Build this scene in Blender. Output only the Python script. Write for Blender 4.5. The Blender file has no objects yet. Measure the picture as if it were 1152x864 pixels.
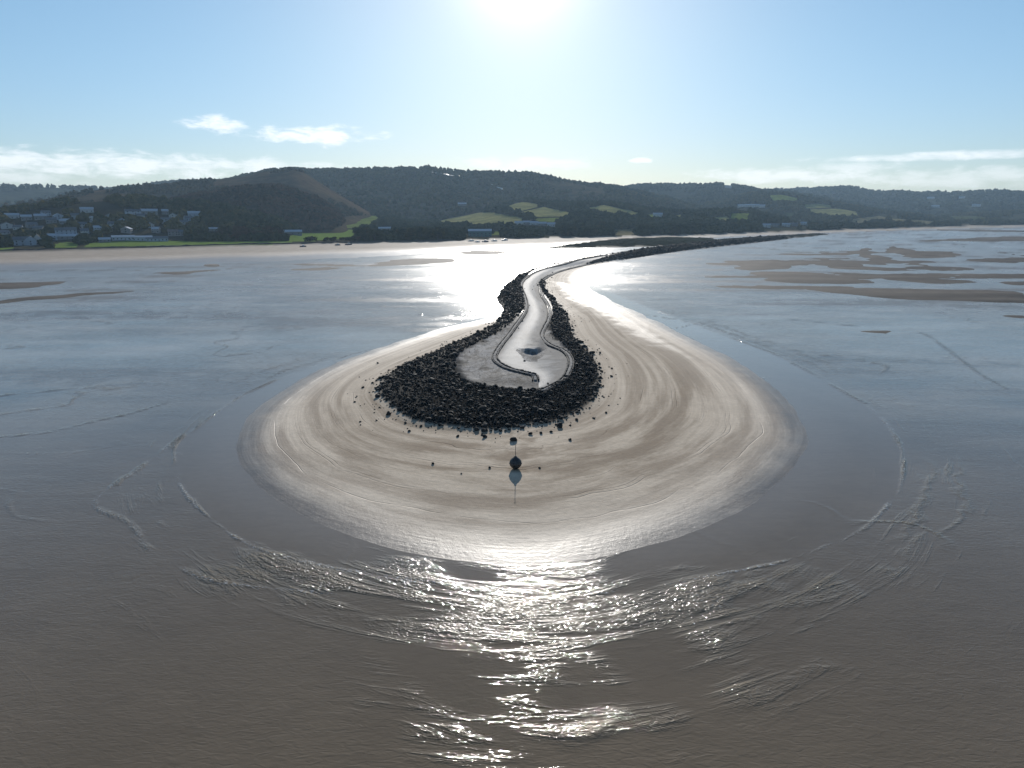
import bpy, math, random
import numpy as np
from mathutils import Vector, Matrix
random.seed(7); rng = np.random.default_rng(7)
R = math.radians
S = bpy.context.scene
COL = S.collection

# ------------------------------------------------------------------ camera
CAMH = 40.0; PITCH = math.atan(194/778.0); F = 778.0
SUN_AZ = R(0.7); SUN_EL = R(18.5)
cam_d = bpy.data.cameras.new('camera'); cam = bpy.data.objects.new('camera', cam_d); COL.objects.link(cam)
cam.location = (0, 0, CAMH); cam.rotation_euler = (math.pi/2-PITCH, 0, 0)
cam_d.sensor_width = 36; cam_d.lens = F/1152*36; cam_d.clip_end = 40000; cam_d.clip_start = 0.5
S.camera = cam
cP, sP = math.cos(PITCH), math.sin(PITCH)

def ray(px, py):
    px = np.asarray(px, float); py = np.asarray(py, float)
    x = (px-576)/F; y = (432-py)/F
    return x, cP + sP*y, -sP + cP*y
def at(px, py, z=0.0):
    """the point of the horizontal plane z seen at that place of the photo"""
    x, y, zz = ray(px, py); k = (z-CAMH)/zz
    return np.stack([x*k, y*k], -1)
def azel(px, py):
    x, y, z = ray(px, py); return np.arctan2(x, y), np.arctan2(z, np.hypot(x, y))
def topx(X, Y, Z):
    dz = Z-CAMH; f = Y*cP - dz*sP; u = Y*sP + dz*cP
    return 576+F*X/f, 432-F*u/f
def poly(pts, z=0.0):
    a = np.array(pts, float); return at(a[:, 0], a[:, 1], z)

# ------------------------------------------------------------------ numpy helpers
def hsh(ix, iy, s):
    n = (ix.astype(np.int64)*374761393 + iy.astype(np.int64)*668265263 + s*1442695041) & 0x7fffffff
    n = ((n ^ (n >> 13))*1274126177) & 0x7fffffff
    n = n ^ (n >> 16)
    return (n & 0xffffff)/float(0xffffff)
def vn(x, y, s=0):
    ix = np.floor(x); iy = np.floor(y); fx = x-ix; fy = y-iy
    fx = fx*fx*(3-2*fx); fy = fy*fy*(3-2*fy)
    a = hsh(ix, iy, s); b = hsh(ix+1, iy, s); c = hsh(ix, iy+1, s); d = hsh(ix+1, iy+1, s)
    return (a*(1-fx)+b*fx)*(1-fy) + (c*(1-fx)+d*fx)*fy
def fbm(x, y, s=0, o=4, g=.5):
    r = 0; a = 1; t = 0
    for k in range(o):
        r = r + a*vn(x*2**k+17.3*k, y*2**k+5.1*k, s+k*31); t += a; a *= g
    return r/t*2-1
def ss(a, b, x):
    t = np.clip((x-a)/(b-a), 0, 1); return t*t*(3-2*t)
def lerp(a, b, t): return a+(b-a)*t
def segd(P, A, closed):
    n = len(A); best = np.full(len(P), 1e12)
    for i in range(n if closed else n-1):
        a = A[i]; b = A[(i+1) % n]; ab = b-a; L = ab@ab+1e-12
        t = np.clip(((P[:, 0]-a[0])*ab[0]+(P[:, 1]-a[1])*ab[1])/L, 0, 1)
        dx = P[:, 0]-a[0]-t*ab[0]; dy = P[:, 1]-a[1]-t*ab[1]
        best = np.minimum(best, dx*dx+dy*dy)
    return np.sqrt(best)
def inside(P, A):
    r = np.zeros(len(P), bool); n = len(A)
    for i in range(n):
        x1, y1 = A[i]; x2, y2 = A[(i+1) % n]
        if y1 == y2: continue
        c = ((y1 > P[:, 1]) != (y2 > P[:, 1])) & (P[:, 0] < (x2-x1)*(P[:, 1]-y1)/(y2-y1)+x1)
        r ^= c
    return r
def near(P, A, m):
    lo = A.min(0)-m; hi = A.max(0)+m
    return np.nonzero((P[:, 0] > lo[0]) & (P[:, 0] < hi[0]) & (P[:, 1] > lo[1]) & (P[:, 1] < hi[1]))[0]
def sd(P, A, m=1e9):
    """signed distance (positive inside); -m further out than m"""
    out = np.full(len(P), -float(m)); i = near(P, A, m)
    if len(i):
        q = P[i]; d = segd(q, A, True); d = np.where(inside(q, A), d, -d); out[i] = np.maximum(d, -m)
    return out
def ld(P, A, m):
    out = np.full(len(P), float(m)); i = near(P, A, m)
    if len(i): out[i] = np.minimum(segd(P[i], A, False), m)
    return out
def spline(pts, n=6, closed=False):
    a = np.array(pts, float); N = len(a); out = []
    for i in range(N if closed else N-1):
        g = lambda k: a[k % N] if closed else a[min(max(k, 0), N-1)]
        p0, p1, p2, p3 = g(i-1), g(i), g(i+1), g(i+2)
        for k in range(n):
            t = k/n
            out.append(.5*((2*p1)+(-p0+p2)*t+(2*p0-5*p1+4*p2-p3)*t*t+(-p0+3*p1-3*p2+p3)*t**3))
    if not closed: out.append(a[-1])
    return np.array(out)

# ------------------------------------------------------------------ mesh helpers
def tag(o, label=None, cat=None, group=None, kind=None):
    if label: o['label'] = label
    if cat: o['category'] = cat
    if group: o['group'] = group
    if kind: o['kind'] = kind
    return o
def link(name, me, mat=None, parent=None):
    o = bpy.data.objects.new(name, me); COL.objects.link(o)
    if mat is not None and not me.materials: me.materials.append(mat)
    if parent: o.parent = parent
    return o
def mesh_np(name, V, Fq, smooth=True):
    """V (n,3); Fq (m,k) faces of k corners"""
    me = bpy.data.meshes.new(name); V = np.ascontiguousarray(V, np.float32); Fq = np.ascontiguousarray(Fq, np.int32)
    m, k = Fq.shape
    me.vertices.add(len(V)); me.vertices.foreach_set('co', V.ravel())
    me.loops.add(m*k); me.loops.foreach_set('vertex_index', Fq.ravel())
    me.polygons.add(m); me.polygons.foreach_set('loop_start', np.arange(m, dtype=np.int32)*k)
    me.polygons.foreach_set('use_smooth', np.full(m, smooth))
    me.update(calc_edges=True); return me
def attr(me, name, rgb):
    a = me.attributes.new(name, 'FLOAT_COLOR', 'POINT'); n = len(rgb)
    c = np.ones((n, 4), np.float32); c[:, :3] = rgb; a.data.foreach_set('color', c.ravel())
def grid_faces(n, m, wrap=False):
    i = np.arange(n-1)[:, None]*m; j = np.arange(m if wrap else m-1)[None, :]; j2 = (j+1) % m
    return np.stack([i+j, i+j2, i+m+j2, i+m+j], -1).reshape(-1, 4)
class MB:
    def __init__(s): s.v = []; s.f = []
    def add(s, v, f):
        b = len(s.v); s.v += [tuple(p) for p in v]; s.f += [tuple(i+b for i in q) for q in f]
    def box(s, x0, x1, y0, y1, z0, z1):
        s.add([(x0,y0,z0),(x1,y0,z0),(x1,y1,z0),(x0,y1,z0),(x0,y0,z1),(x1,y0,z1),(x1,y1,z1),(x0,y1,z1)],
              [(0,3,2,1),(4,5,6,7),(0,1,5,4),(1,2,6,5),(2,3,7,6),(3,0,4,7)])
    def lathe(s, prof, n=20, c=(0,0)):
        v = []; f = []
        for r, z in prof:
            for k in range(n): a = 2*math.pi*k/n; v.append((c[0]+r*math.cos(a), c[1]+r*math.sin(a), z))
        for i in range(len(prof)-1):
            for k in range(n): f.append((i*n+k, i*n+(k+1) % n, (i+1)*n+(k+1) % n, (i+1)*n+k))
        f.append(tuple(range(n))[::-1]); f.append(tuple((len(prof)-1)*n+k for k in range(n))); s.add(v, f)
    def tube(s, pts, rad, n=6):
        v = []; f = []; P = [Vector(p) for p in pts]
        for i, p in enumerate(P):
            d = (P[min(i+1, len(P)-1)]-P[max(i-1, 0)]).normalized()
            a = d.cross(Vector((0, 0, 1)) if abs(d.z) < .9 else Vector((1, 0, 0))).normalized(); b = d.cross(a)
            r = rad[i] if hasattr(rad, '__len__') else rad
            for k in range(n): t = 2*math.pi*k/n; v.append(p+a*math.cos(t)*r+b*math.sin(t)*r)
        for i in range(len(P)-1):
            for k in range(n): f.append((i*n+k, i*n+(k+1) % n, (i+1)*n+(k+1) % n, (i+1)*n+k))
        f.append(tuple(range(n))[::-1]); f.append(tuple((len(P)-1)*n+k for k in range(n))); s.add(v, f)
    def mesh(s, name, smooth=False):
        me = bpy.data.meshes.new(name); me.from_pydata(s.v, [], s.f); me.update()
        if smooth: me.polygons.foreach_set('use_smooth', [True]*len(me.polygons))
        return me
    def build(s, name, mat, parent=None, smooth=False): return link(name, s.mesh(name, smooth), mat, parent)

# ------------------------------------------------------------------ materials
class NT:
    def __init__(s, mat): s.t = mat.node_tree; s.n = s.t.nodes; s.l = s.t.links
    def node(s, k, **kw):
        n = s.n.new(k)
        for a, b in kw.items():
            if hasattr(n, a) and a not in n.inputs: setattr(n, a, b)
        return n
    def set(s, n, **kw):
        for k, v in kw.items():
            i = n.inputs[k.replace('_', ' ')]
            if hasattr(v, 'is_linked') or hasattr(v, 'links'): s.l.new(v, i)
            else: i.default_value = v
        return n
    def math(s, op, a, b=0.0, c=None, clamp=False):
        n = s.n.new('ShaderNodeMath'); n.operation = op; n.use_clamp = clamp
        for i, v in enumerate((a, b, c)):
            if v is None: continue
            if hasattr(v, 'links'): s.l.new(v, n.inputs[i])
            else: n.inputs[i].default_value = v
        return n.outputs[0]
    def vmath(s, op, a, b):
        n = s.n.new('ShaderNodeVectorMath'); n.operation = op
        for i, v in enumerate((a, b)):
            if hasattr(v, 'links'): s.l.new(v, n.inputs[i])
            else: n.inputs[i].default_value = v
        return n.outputs[0]
    def comb(s, x, y, z):
        n = s.n.new('ShaderNodeCombineXYZ')
        for i, v in enumerate((x, y, z)):
            if hasattr(v, 'links'): s.l.new(v, n.inputs[i])
            else: n.inputs[i].default_value = v
        return n.outputs[0]
    def sep(s, v):
        n = s.n.new('ShaderNodeSeparateXYZ'); s.l.new(v, n.inputs[0]); return n.outputs
    def noise(s, vec, scale, detail=3, rough=.5, dist=0.0):
        n = s.n.new('ShaderNodeTexNoise'); s.l.new(vec, n.inputs['Vector'])
        n.inputs['Scale'].default_value = scale; n.inputs['Detail'].default_value = detail
        n.inputs['Roughness'].default_value = rough; n.inputs['Distortion'].default_value = dist
        return n.outputs['Fac']
    def ramp(s, v, a, b, lo=0.0, hi=1.0, smooth=True):
        n = s.n.new('ShaderNodeMapRange'); n.interpolation_type = 'SMOOTHSTEP' if smooth else 'LINEAR'
        s.l.new(v, n.inputs['Value'])
        for k, x in (('From Min', a), ('From Max', b), ('To Min', lo), ('To Max', hi)):
            if hasattr(x, 'links'): s.l.new(x, n.inputs[k])
            else: n.inputs[k].default_value = x
        return n.outputs[0]
    def mix(s, f, a, b, mode='MIX'):
        n = s.n.new('ShaderNodeMix'); n.data_type = 'RGBA'; n.blend_type = mode
        for i, v in ((0, f), (6, a), (7, b)):
            if hasattr(v, 'links'): s.l.new(v, n.inputs[i])
            elif i == 0: n.inputs[0].default_value = v
            else: n.inputs[i].default_value = (*v, 1)
        return n.outputs[2]
    def attr(s, name):
        n = s.n.new('ShaderNodeAttribute'); n.attribute_name = name; return n.outputs['Color']
    def pos(s): return s.n.new('ShaderNodeNewGeometry').outputs['Position']
    def bump(s, h, dist, strength=1.0, normal=None):
        n = s.n.new('ShaderNodeBump'); s.l.new(h, n.inputs['Height'])
        for k, v in (('Distance', dist), ('Strength', strength)):
            if hasattr(v, 'links'): s.l.new(v, n.inputs[k])
            else: n.inputs[k].default_value = v
        if normal is not None: s.l.new(normal, n.inputs['Normal'])
        return n.outputs[0]
def new_mat(name, col=(.5, .5, .5), rough=.7, metal=0.0, spec=.5):
    m = bpy.data.materials.new(name); m.use_nodes = True; t = NT(m); b = t.n['Principled BSDF']
    b.inputs['Base Color'].default_value = (*col, 1); b.inputs['Roughness'].default_value = rough
    b.inputs['Metallic'].default_value = metal; b.inputs['Specular IOR Level'].default_value = spec
    return m, t, b
def simple(name, col, rough=.7, scale=2.0, var=.35, bump=0.0, **kw):
    m, t, b = new_mat(name, col, rough, **kw); p = t.n.new('ShaderNodeTexCoord').outputs['Object']
    n = t.noise(p, scale, 4, .6); f = t.ramp(n, .3, .7)
    t.l.new(t.mix(f, tuple(c*(1-var) for c in col), tuple(min(c*(1+var), 1) for c in col)), b.inputs['Base Color'])
    if bump: t.l.new(t.bump(n, bump), b.inputs['Normal'])
    return m

# ------------------------------------------------------------------ plan of the estuary, traced and laid out on the ground
BANK = poly(spline([(600,352),(560,357),(500,369),(440,387),(382,407),(332,431),(292,458),(272,484),(267,508),(279,534),(310,562),(360,589),(420,610),
    (480,624),(545,632),(600,634),(655,630),(722,616),(790,594),(850,563),(885,534),(904,506),(907,488),(895,462),(868,434),(828,406),(778,381),(720,353),(683,336),(661,322),(656,311),(670,301),(700,293),(660,288),(620,300),(590,318)], 4, True))
RUB_O = poly(spline([(905,263),(885,266),(820,271),(760,277),(700,285),(650,293),(610,301),(588,308),(572,318),(563,328),(561,336),(568,346),(562,359),(544,372),(511,387),(478,401),(446,416),(431,429),(427,444),(442,460),
    (466,476),(515,483),(561,486),(594,480),(622,477),(650,465),(666,452),(674,428),(668,405),(651,387),(641,373),(637,354),(624,338),(614,326),(614,312),(636,301),(678,294.5),(700,291),(760,282),(820,275),(885,268)], 4, True), 1.0)
RUB_I = poly(spline([(712,284.5),(650,293.6),(612,302.5),(594,311),(586,322),(590,336),(589,350),(575,367),(560,378),(541,388),(519,401),(511,418),(522,432),(550,440),(594,445),(622,440),(638,428),(646,412),(638,396),
    (624,383),(619,368),(622,352),(618,340),(609,328),(609,316),(630,304.5),(660,297),(700,288)], 4, True), 1.0)
PL = [(712,285.2),(680,289),(650,294.3),(612,303.5),(595,312),(588,322),(593,337),(593,350),(578,372),(563,392),(560,403),(572,412),(594,418),(604,421),(606,427)]
PR = [(712,286.8),(682,291.5),(655,296.8),(626,304.5),(609,314),(606.5,328),(615,345),(615,359),(607,376),(614,386),(632,395),(639,405),(637,417),(628,429),(606,440)]
ARC_IN = spline([(420,393),(370,406),(317,425),(264,450),(226,478),(197,502),(198,526),(202,544),(219,568),(247,592),(275,610),(306,622),(358,635),(427,647),(500,657),(570,667),(640,667),(712,664),(769,653.5),
    (832,641.6),(880,632),(923,617),(966,598),(994,574),(1013,546),(1016,517),(1009,493),(985,464),(940,434),(880,402),(800,372),(740,350)], 4)
MOAT = np.vstack([poly(ARC_IN), poly([(660,318),(580,345),(520,362)])])
ARC = poly(ARC_IN)
ARC2 = poly(spline([(205,490),(160,524),(118,553),(106,570),(148,589),(163,613),(186,631),(222,648),(256,656),(304,662),(380,668),(430,672)], 4))
CHOP = [(poly(spline(p, 3)), w*1.35, a*.92) for p, w, a in (
    ([(430,650),(500,665),(560,672),(640,672),(720,672),(790,668)], 5.0, 1.0),
    ([(560,645),(600,650),(650,655)], 5.0, 1.1),
    ([(440,712),(500,700),(560,690),(610,678),(650,690),(700,697)], 3.5, .9),
    ([(520,705),(560,722),(590,745)], 3.5, .8),
    ([(360,668),(410,700),(425,740),(450,790),(470,835)], 2.5, .7),
    ([(440,795),(500,830),(560,850),(610,850)], 3.0, .75),
    ([(560,862),(600,835),(650,822),(700,804),(740,812),(770,838)], 2.2, .9),
    ([(650,662),(700,680),(760,700),(810,735),(840,770)], 3.5, .75),
    ([(790,668),(850,660),(910,655),(960,645)], 4.0, .45),
    ([(470,722),(500,730),(530,742)], 1.6, .7), ([(620,720),(660,735),(690,760)], 1.6, .6), ([(560,770),(585,790),(600,815)], 1.6, .55),
    ([(830,760),(880,765),(930,748)], 2.0, .7),
    ([(300,640),(360,655),(430,668)], 5.0, .7))]
z7 = lambda L: [(x/3.097+780, y/3.097+240) for x, y in L]
z5 = lambda L: [(x/2.743, y/2.743+270) for x, y in L]
BARS = [(z7(p), h) for p, h in (
    ([(528,137),(560,125),(622,117),(640,132),(700,156),(740,168),(660,167),(570,152)], .3),
    ([(652,124),(700,110),(745,124),(860,134),(965,146),(900,154),(760,157),(700,147)], .35),
    ([(118,192),(190,170),(270,160),(345,170),(372,190),(300,197),(200,200)], .3),
    ([(180,205),(330,201),(450,206),(600,230),(690,244),(500,249),(300,242),(215,226)], .25),
    ([(370,261),(600,258),(800,262),(1000,266),(1180,277),(1180,312),(900,308),(700,301),(500,282)], .3),
    ([(385,164),(500,169),(640,184),(830,200),(640,201),(450,190)], .25),
    ([(930,162),(1000,155),(1180,154),(1180,173),(1000,171)], .3),
    ([(420,203),(700,212),(850,222),(1010,242),(850,250),(720,238),(560,222)], .2),
    ([(1055,240),(1180,236),(1180,256),(1090,251)], .3),
    ([(770,96),(950,85),(1180,81),(1180,96),(950,98)], .3),
    ([(900,112),(1010,122),(1180,148),(1180,153),(1060,140)], .25),
    ([(520,409),(620,403),(725,408),(705,436),(640,424)], .12),
    ([(1020,352),(1180,350),(1180,368),(1080,362)], .12),
    ([(780,60),(900,54),(1180,60),(1180,66),(900,62)], .12))]
BARS += [(z5(p), h) for p, h in (
    ([(-60,132),(120,126),(290,120),(200,136),(90,150),(-60,153)], .16),
    ([(-60,190),(120,170),(300,158),(480,154),(380,166),(200,181),(-60,203)], .2),
    ([(440,101),(560,95),(700,87),(790,82),(700,94),(540,108)], .2),
    ([(615,76),(650,73),(692,75),(690,82),(632,83)], .4),
    ([(870,92),(1000,84),(1070,86),(960,97)], .16),
    ([(830,76),(940,70),(1100,74),(1180,82),(980,82)], .12),
    ([(-50,110),(130,106),(260,104),(100,112),(-50,118)], .1))]
BARS += [([(402,300),(440,292),(500,290),(520,294),(460,299)], .14), ([(500,283),(560,281),(600,283),(540,288)], .1)]
BARP = [(poly(spline(p, 3, True)), h) for p, h in BARS]
SCAR = [poly(spline(p, 3, True), .5) for p in (
    [(612,279.4),(650,274),(690,270),(722,268.3),(770,267.3),(802,268),(798,271),(756,275.6),(700,277.6),(640,278.2)],
    [(795,270.3),(850,266.6),(905,263.4),(935,262.6),(905,266.2),(850,269.6),(800,273)])]
# far shore: nearest and farthest edge of the beach as distance by bearing
def shoreline(pts, z):
    P = poly(pts, z); return np.arctan2(P[:, 0], P[:, 1]), np.hypot(P[:, 0], P[:, 1])
SB_A, SB_D = shoreline([(-500,322),(-150,309),(0,303),(100,300.5),(200,297),(330,292.5),(450,287),(530,281),(620,277.5),(720,270.5),(800,267.3),(900,263.8),(1000,260),(1152,256.3),(1300,255),(1700,253)], 0)
ST_A, ST_D = shoreline([(-500,290),(-150,286),(0,283),(150,279),(330,274.5),(500,271),(600,268),(700,266),(800,263.5),(900,260),(1000,256.6),(1152,253),(1300,252),(1700,250)], 2.5)
SHELF = 2.6

def ground(P, want=False):
    """height of the ground, and with want=True its colour and parameters"""
    x, y = P[:, 0], P[:, 1]; D = np.hypot(x, y); A = np.arctan2(x, y)
    n1 = fbm(x/60, y/60, 1, 4); n2 = fbm(x/9, y/9, 5, 4)
    z = -.45 + .12*n1 + .04*n2
    # sandbank
    bd = sd(P, BANK, 160); rd = sd(P, RUB_O, 120)
    wob = .9*fbm(x/14, y/14, 9, 3)+.45*fbm(x/3.5, y/3.5, 10, 3)
    b = bd + wob*np.clip(D/200, .3, 1.5)
    z = np.where(b > -40, np.where(b > 0, 1.35*(1-np.exp(-np.clip(b, 0, None)/16)) + .035*n2*ss(2, 10, b),
                 np.maximum(-.5, b*.03)), z)
    # flats and bars
    bar = np.full(len(P), -9.0); nst = fbm(x/70, y/11, 58, 5)
    for q, h in BARP:
        d = sd(P, q, 30); sc = np.clip(D/170, 1.2, 5)
        w = d/sc + 2.6*nst + .9*n2
        v = -.14 + (.14+h)*ss(-1.0, 5.0, w)
        bar = np.maximum(bar, np.where(d > -29, v, -9))
    braid = fbm(x/150+3, y/34, 91, 5); wr = ss(.20, .30, A)*ss(330, 420, D)*ss(1000, 800, D)+.8*ss(-.12, -.25, A)*ss(430, 520, D)*ss(760, 680, D)
    bar = np.maximum(bar, np.where(wr > 0, -.25+.32*ss(.02, .42, braid)*wr, -9))
    z = np.maximum(z, bar)
    for q in SCAR:
        d = sd(P, q, 20); z = np.where(d > -4, np.maximum(z, -.2+2.0*ss(-3, 9, d+2*n2)+.5*n2), z)
    # beach and low shore land
    Db = np.interp(A, SB_A, SB_D); Dt = np.interp(A, ST_A, ST_D)
    Db = Db*(1+.012*fbm(A*40, A*0, 4, 3)); Dt = Dt*(1+.004*fbm(A*70, A*0, 8, 3))
    s = (D-Db)/np.maximum(Dt-Db, 5)
    zb = np.where(s < 0, np.maximum(-.5, s*.7), np.where(s < 1, SHELF*np.clip(s, 0, 1)**.8, SHELF+1.2*ss(0, 12, D-Dt)+np.clip(D-Dt, 0, 900)*.012))
    z = np.where(s > -.6, np.maximum(z, zb+.05*n2), z)
    land = (s > 1)
    # causeway head
    idd = sd(P, RUB_I, 60)
    hi = ss(-2.5, 5.0, rd); rid = 1.1*hi
    farw = ss(300, 620, D)
    rid = lerp(rid, 2.4*ss(-2, 9, rd), farw)
    z = np.where(rd > -3, np.maximum(z, z*(1-hi)+hi*1.1 + rid), z)
    z = z - np.where(idd > 0, (.35+.25*farw)*ss(0, 4, idd)-.10*n2, 0)*1.0
    if not want: return z
    # ---- colour (albedo of the dry or wet surface, zone by zone)
    n3 = fbm(x/3.2, y/3.2, 21, 3); n4 = fbm(x/25, y/110, 33, 4)
    c = np.empty((len(P), 3)); 
    tt = np.clip(bd, 0, None)/(np.clip(bd, 0, None)+np.clip(-rd, 0, None)+1e-6)
    ctr = at(580, 500)
    ang = np.arctan2(x-ctr[0], y-ctr[1])
    dry = np.array([.47, .39, .298]); wet = np.array([.20, .168, .135])
    wetness = np.clip(1-(z-.0)/.75, 0, 1)
    c[:] = lerp(dry, wet, ss(.2, 1.0, wetness)[:, None])
    out = b < -3
    cb = np.array([.088, .072, .057]); c = np.where((out)[:, None], cb*(1+.3*n1+.2*n2+.7*fbm(x/60, y/9, 57, 4))[:, None].clip(.4, 2), c)
    beach = (s > -.1) & (s <= 1)
    cbe = lerp(np.array([.22, .175, .14]), np.array([.40, .325, .25]), (ss(.05, .45, s+.15*n4)*(1-.35*ss(.3, .9, fbm(x/80, y/18, 41, 4))))[:, None])
    cbe = lerp(cbe, np.array([.10, .08, .065]), (ss(.86, .97, s+.05*n2)*.8)[:, None])
    c = np.where(beach[:, None], cbe, c)
    wetness = np.where(beach, 1-ss(0, .6, s), wetness)
    gl = np.array([.055, .05, .032])*(1+.4*n2)[:, None]
    c = np.where(land[:, None], gl, c)
    # rubble bed, silt inside
    rb = ss(-.8, 1.2, rd)
    c = lerp(c, np.array([.011, .0105, .010]), rb[:, None])
    silt = ss(-1.0, 2.0, idd+1.5*n3)
    cs = np.array([.27, .258, .245])*(1+.25*n3+.45*n2*.6)[:, None]
    mottle = ss(-.05, .35, fbm(x/3.2, y/6.5, 78, 5)); ridge = ss(.90, .985, 1-np.abs(fbm(x/4.5, y/8, 79, 4)))
    cs = cs*(1-.62*mottle)[:, None]*(1-.6*ridge)[:, None]
    crack = ss(.46, .6, 1-np.abs(fbm(x/2.4, y/3.0, 77, 3)))*0
    c = lerp(c, cs, silt[:, None]); wetness = lerp(wetness, .12, silt)
    wetness = lerp(wetness, 0, rb*(1-silt))
    for q in SCAR:
        d = sd(P, q, 20); c = lerp(c, np.array([.028, .032, .022])*(1+.5*n2)[:, None], ss(-2, 3, d)[:, None])
    wetness = np.maximum(wetness, np.where((b > 0), np.exp(-b/10)*1.1, 0)); wetness = np.where(land, 0, np.where(rd > 0, wetness, np.maximum(wetness, .12))); wetness = np.where(out & ~beach & ~land, .17, wetness)
    for q in SCAR: wetness = np.where(sd(P, q, 20) > -3, 0, wetness)
    wp = poly([(622,318),(660,322),(700,342),(740,372),(775,405),(715,385),(668,356),(640,340)]); wetness = np.maximum(wetness, .62*ss(-5, 8, sd(P, wp, 20)+7*n4+4*n3)*(rd < 0))
    par = np.stack([np.clip(wetness, 0, 1), tt, rb*0+np.where(out | land | beach, 0, 1)*(1-rb)], 1)
    rg = np.stack([np.cos(ang), np.sin(ang), np.clip(silt+.0*crack, 0, 1)], 1)
    return z, c, par, rg, land, b

# ------------------------------------------------------------------ hills
def crest(pts): 
    a = spline(pts, 4); return azel(a[:, 0], a[:, 1])
HILLS = {}
def hill(name, pts, Dc, Df, back, amp, shape, seed, zf=4.0):
    A, E = crest(pts); HILLS[name] = dict(A=A, E=E, Dc=Dc, Df=Df, back=back, amp=amp, shape=shape, seed=seed, zf=zf)
hill('far_left', [(-700,235),(-300,214),(-100,209),(0,210),(60,211),(110,212.5),(150,211),(200,205),(300,204),(400,214),(520,235)], 3600, 2300, 900, 20, 1.0, 3)
hill('main', [(200,222),(260,203),(300,193),(330,191),(355,192),(411,191),(450,190.5),(489,189.5),(511,192),(550,194.5),(592,195.6),(619,200.5),(647,206),(680,209.5),(700,212.5),(750,224),(800,236),(860,250)], 2450, 1650, 800, 16, .85, 11)
hill('moor_spur', [(-150,245),(-40,238),(40,226),(90,216),(128,212),(155,209),(178,207),(211,204.5),(267,199.5),(292,194),(314,191.5),(330,190),(343,195),(362,207),(392,225),(420,240),(445,252),(470,262)], 1850, 1300, 600, 13, 1.0, 17)
hill('wooded_knoll', [(40,262),(100,247),(160,235),(220,223),(265,215),(300,212),(317,213),(342,220),(361,228),(378,238),(388,250),(400,262)], 1450, 1130, 280, 8, .8, 23)
hill('village_hill', [(-400,250),(-200,243),(-50,240),(0,240),(40,235),(80,230),(120,226),(170,226),(230,232),(290,243),(330,256),(350,268)], 1250, 935, 250, 5, 1.0, 29)
hill('field_hill', [(290,270),(325,258),(355,250),(385,243),(430,242),(452,248),(480,250),(500,246),(540,239),(580,229),(600,226.5),(640,231),(690,230.5),(722,236),(760,240),(800,239),(830,237),(850,240),(890,250),(930,256)], 1760, 1090, 350, 5, 1.25, 37)
hill('mid_right', [(560,225),(640,213),(696,212),(718,209.3),(740,208.4),(780,209),(815,208),(840,211.5),(858,214.5),(890,218),(940,226),(1010,240)], 3300, 2300, 800, 15, 1.0, 43)
hill('far_right', [(760,226),(820,217),(865,214),(916,212.6),(954,211.4),(969,213.6),(987,217.2),(1010,216.2),(1032,217.8),(1060,217),(1075,218),(1103,216.4),(1129,216),(1152,217.5),(1250,219),(1400,222),(1700,232)], 4300, 2900, 1000, 18, 1.0, 53)
hill('pasture_hill', [(690,252),(740,242),(780,233),(820,223.5),(845,219),(860,217.5),(882,219),(900,222),(931,227.5),(961,233),(982,237),(1002,240),(1037,243.5),(1060,249)], 2750, 1950, 500, 6, 1.15, 59)
hill('low_right', [(960,250),(1020,246),(1060,243),(1100,241),(1152,239),(1250,238),(1500,242)], 3100, 2350, 400, 6, 1.0, 61)

def hill_z(h, P):
    x, y = P[:, 0], P[:, 1]; D = np.hypot(x, y); A = np.arctan2(x, y); E = np.interp(A, h['A'], h['E'])
    edge = ss(-.03, .01, np.minimum(A-h['A'][0], h['A'][-1]-A))
    Dc = h['Dc']*(1+.05*fbm(A*9, A*0+1, h['seed'], 2)); Df = h['Df']*(1+.03*fbm(A*14, A*0+2, h['seed']+5, 2))
    Df = np.maximum(Df, np.interp(A, ST_A, ST_D)+30); Dc = np.maximum(Dc, Df+160)
    zc = CAMH+Dc*np.tan(E); t = (D-Df)/(Dc-Df); tc = np.clip(t, 0, 1)
    sh = tc**h['shape']; sh = .55*sh+.45*tc*tc*(3-2*tc)
    zf = h['zf']; z = zf+(zc-zf)*sh
    u = np.clip((D-Dc)/h['back'], 0, 1.4); z = np.where(t > 1, zc-(zc-zf)*u*u*.7, z)
    nz = fbm(x/260+3, y/260, h['seed'], 4)
    z = z + h['amp']*nz*np.sin(np.pi*np.clip(tc, 0, 1))**.8*np.clip((zc-zf)/60, .2, 1)
    z = np.where(t < 0, zf+t*120, z)
    return lerp(-25.0, z, edge), t
def land_z(P):
    z = ground(P)
    best = z.copy()
    for h in HILLS.values():
        best = np.maximum(best, hill_z(h, P)[0])
    return best
def onland(px, py, pick=None):
    """walk along the sight line of a photo point until it meets the land"""
    x, y, zz = [float(v) for v in ray(px, py)]; k = math.hypot(x, y)
    D = np.concatenate([np.arange(600, 1500, 3.0), np.arange(1500, 5000, 8.0)])
    P = np.stack([x/k*D, y/k*D], 1); rz = CAMH+zz/k*D
    L = land_z(P); i = np.nonzero(L >= rz)[0]
    if not len(i): return None
    i = i[0]; return (P[i, 0], P[i, 1], L[i])

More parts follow.
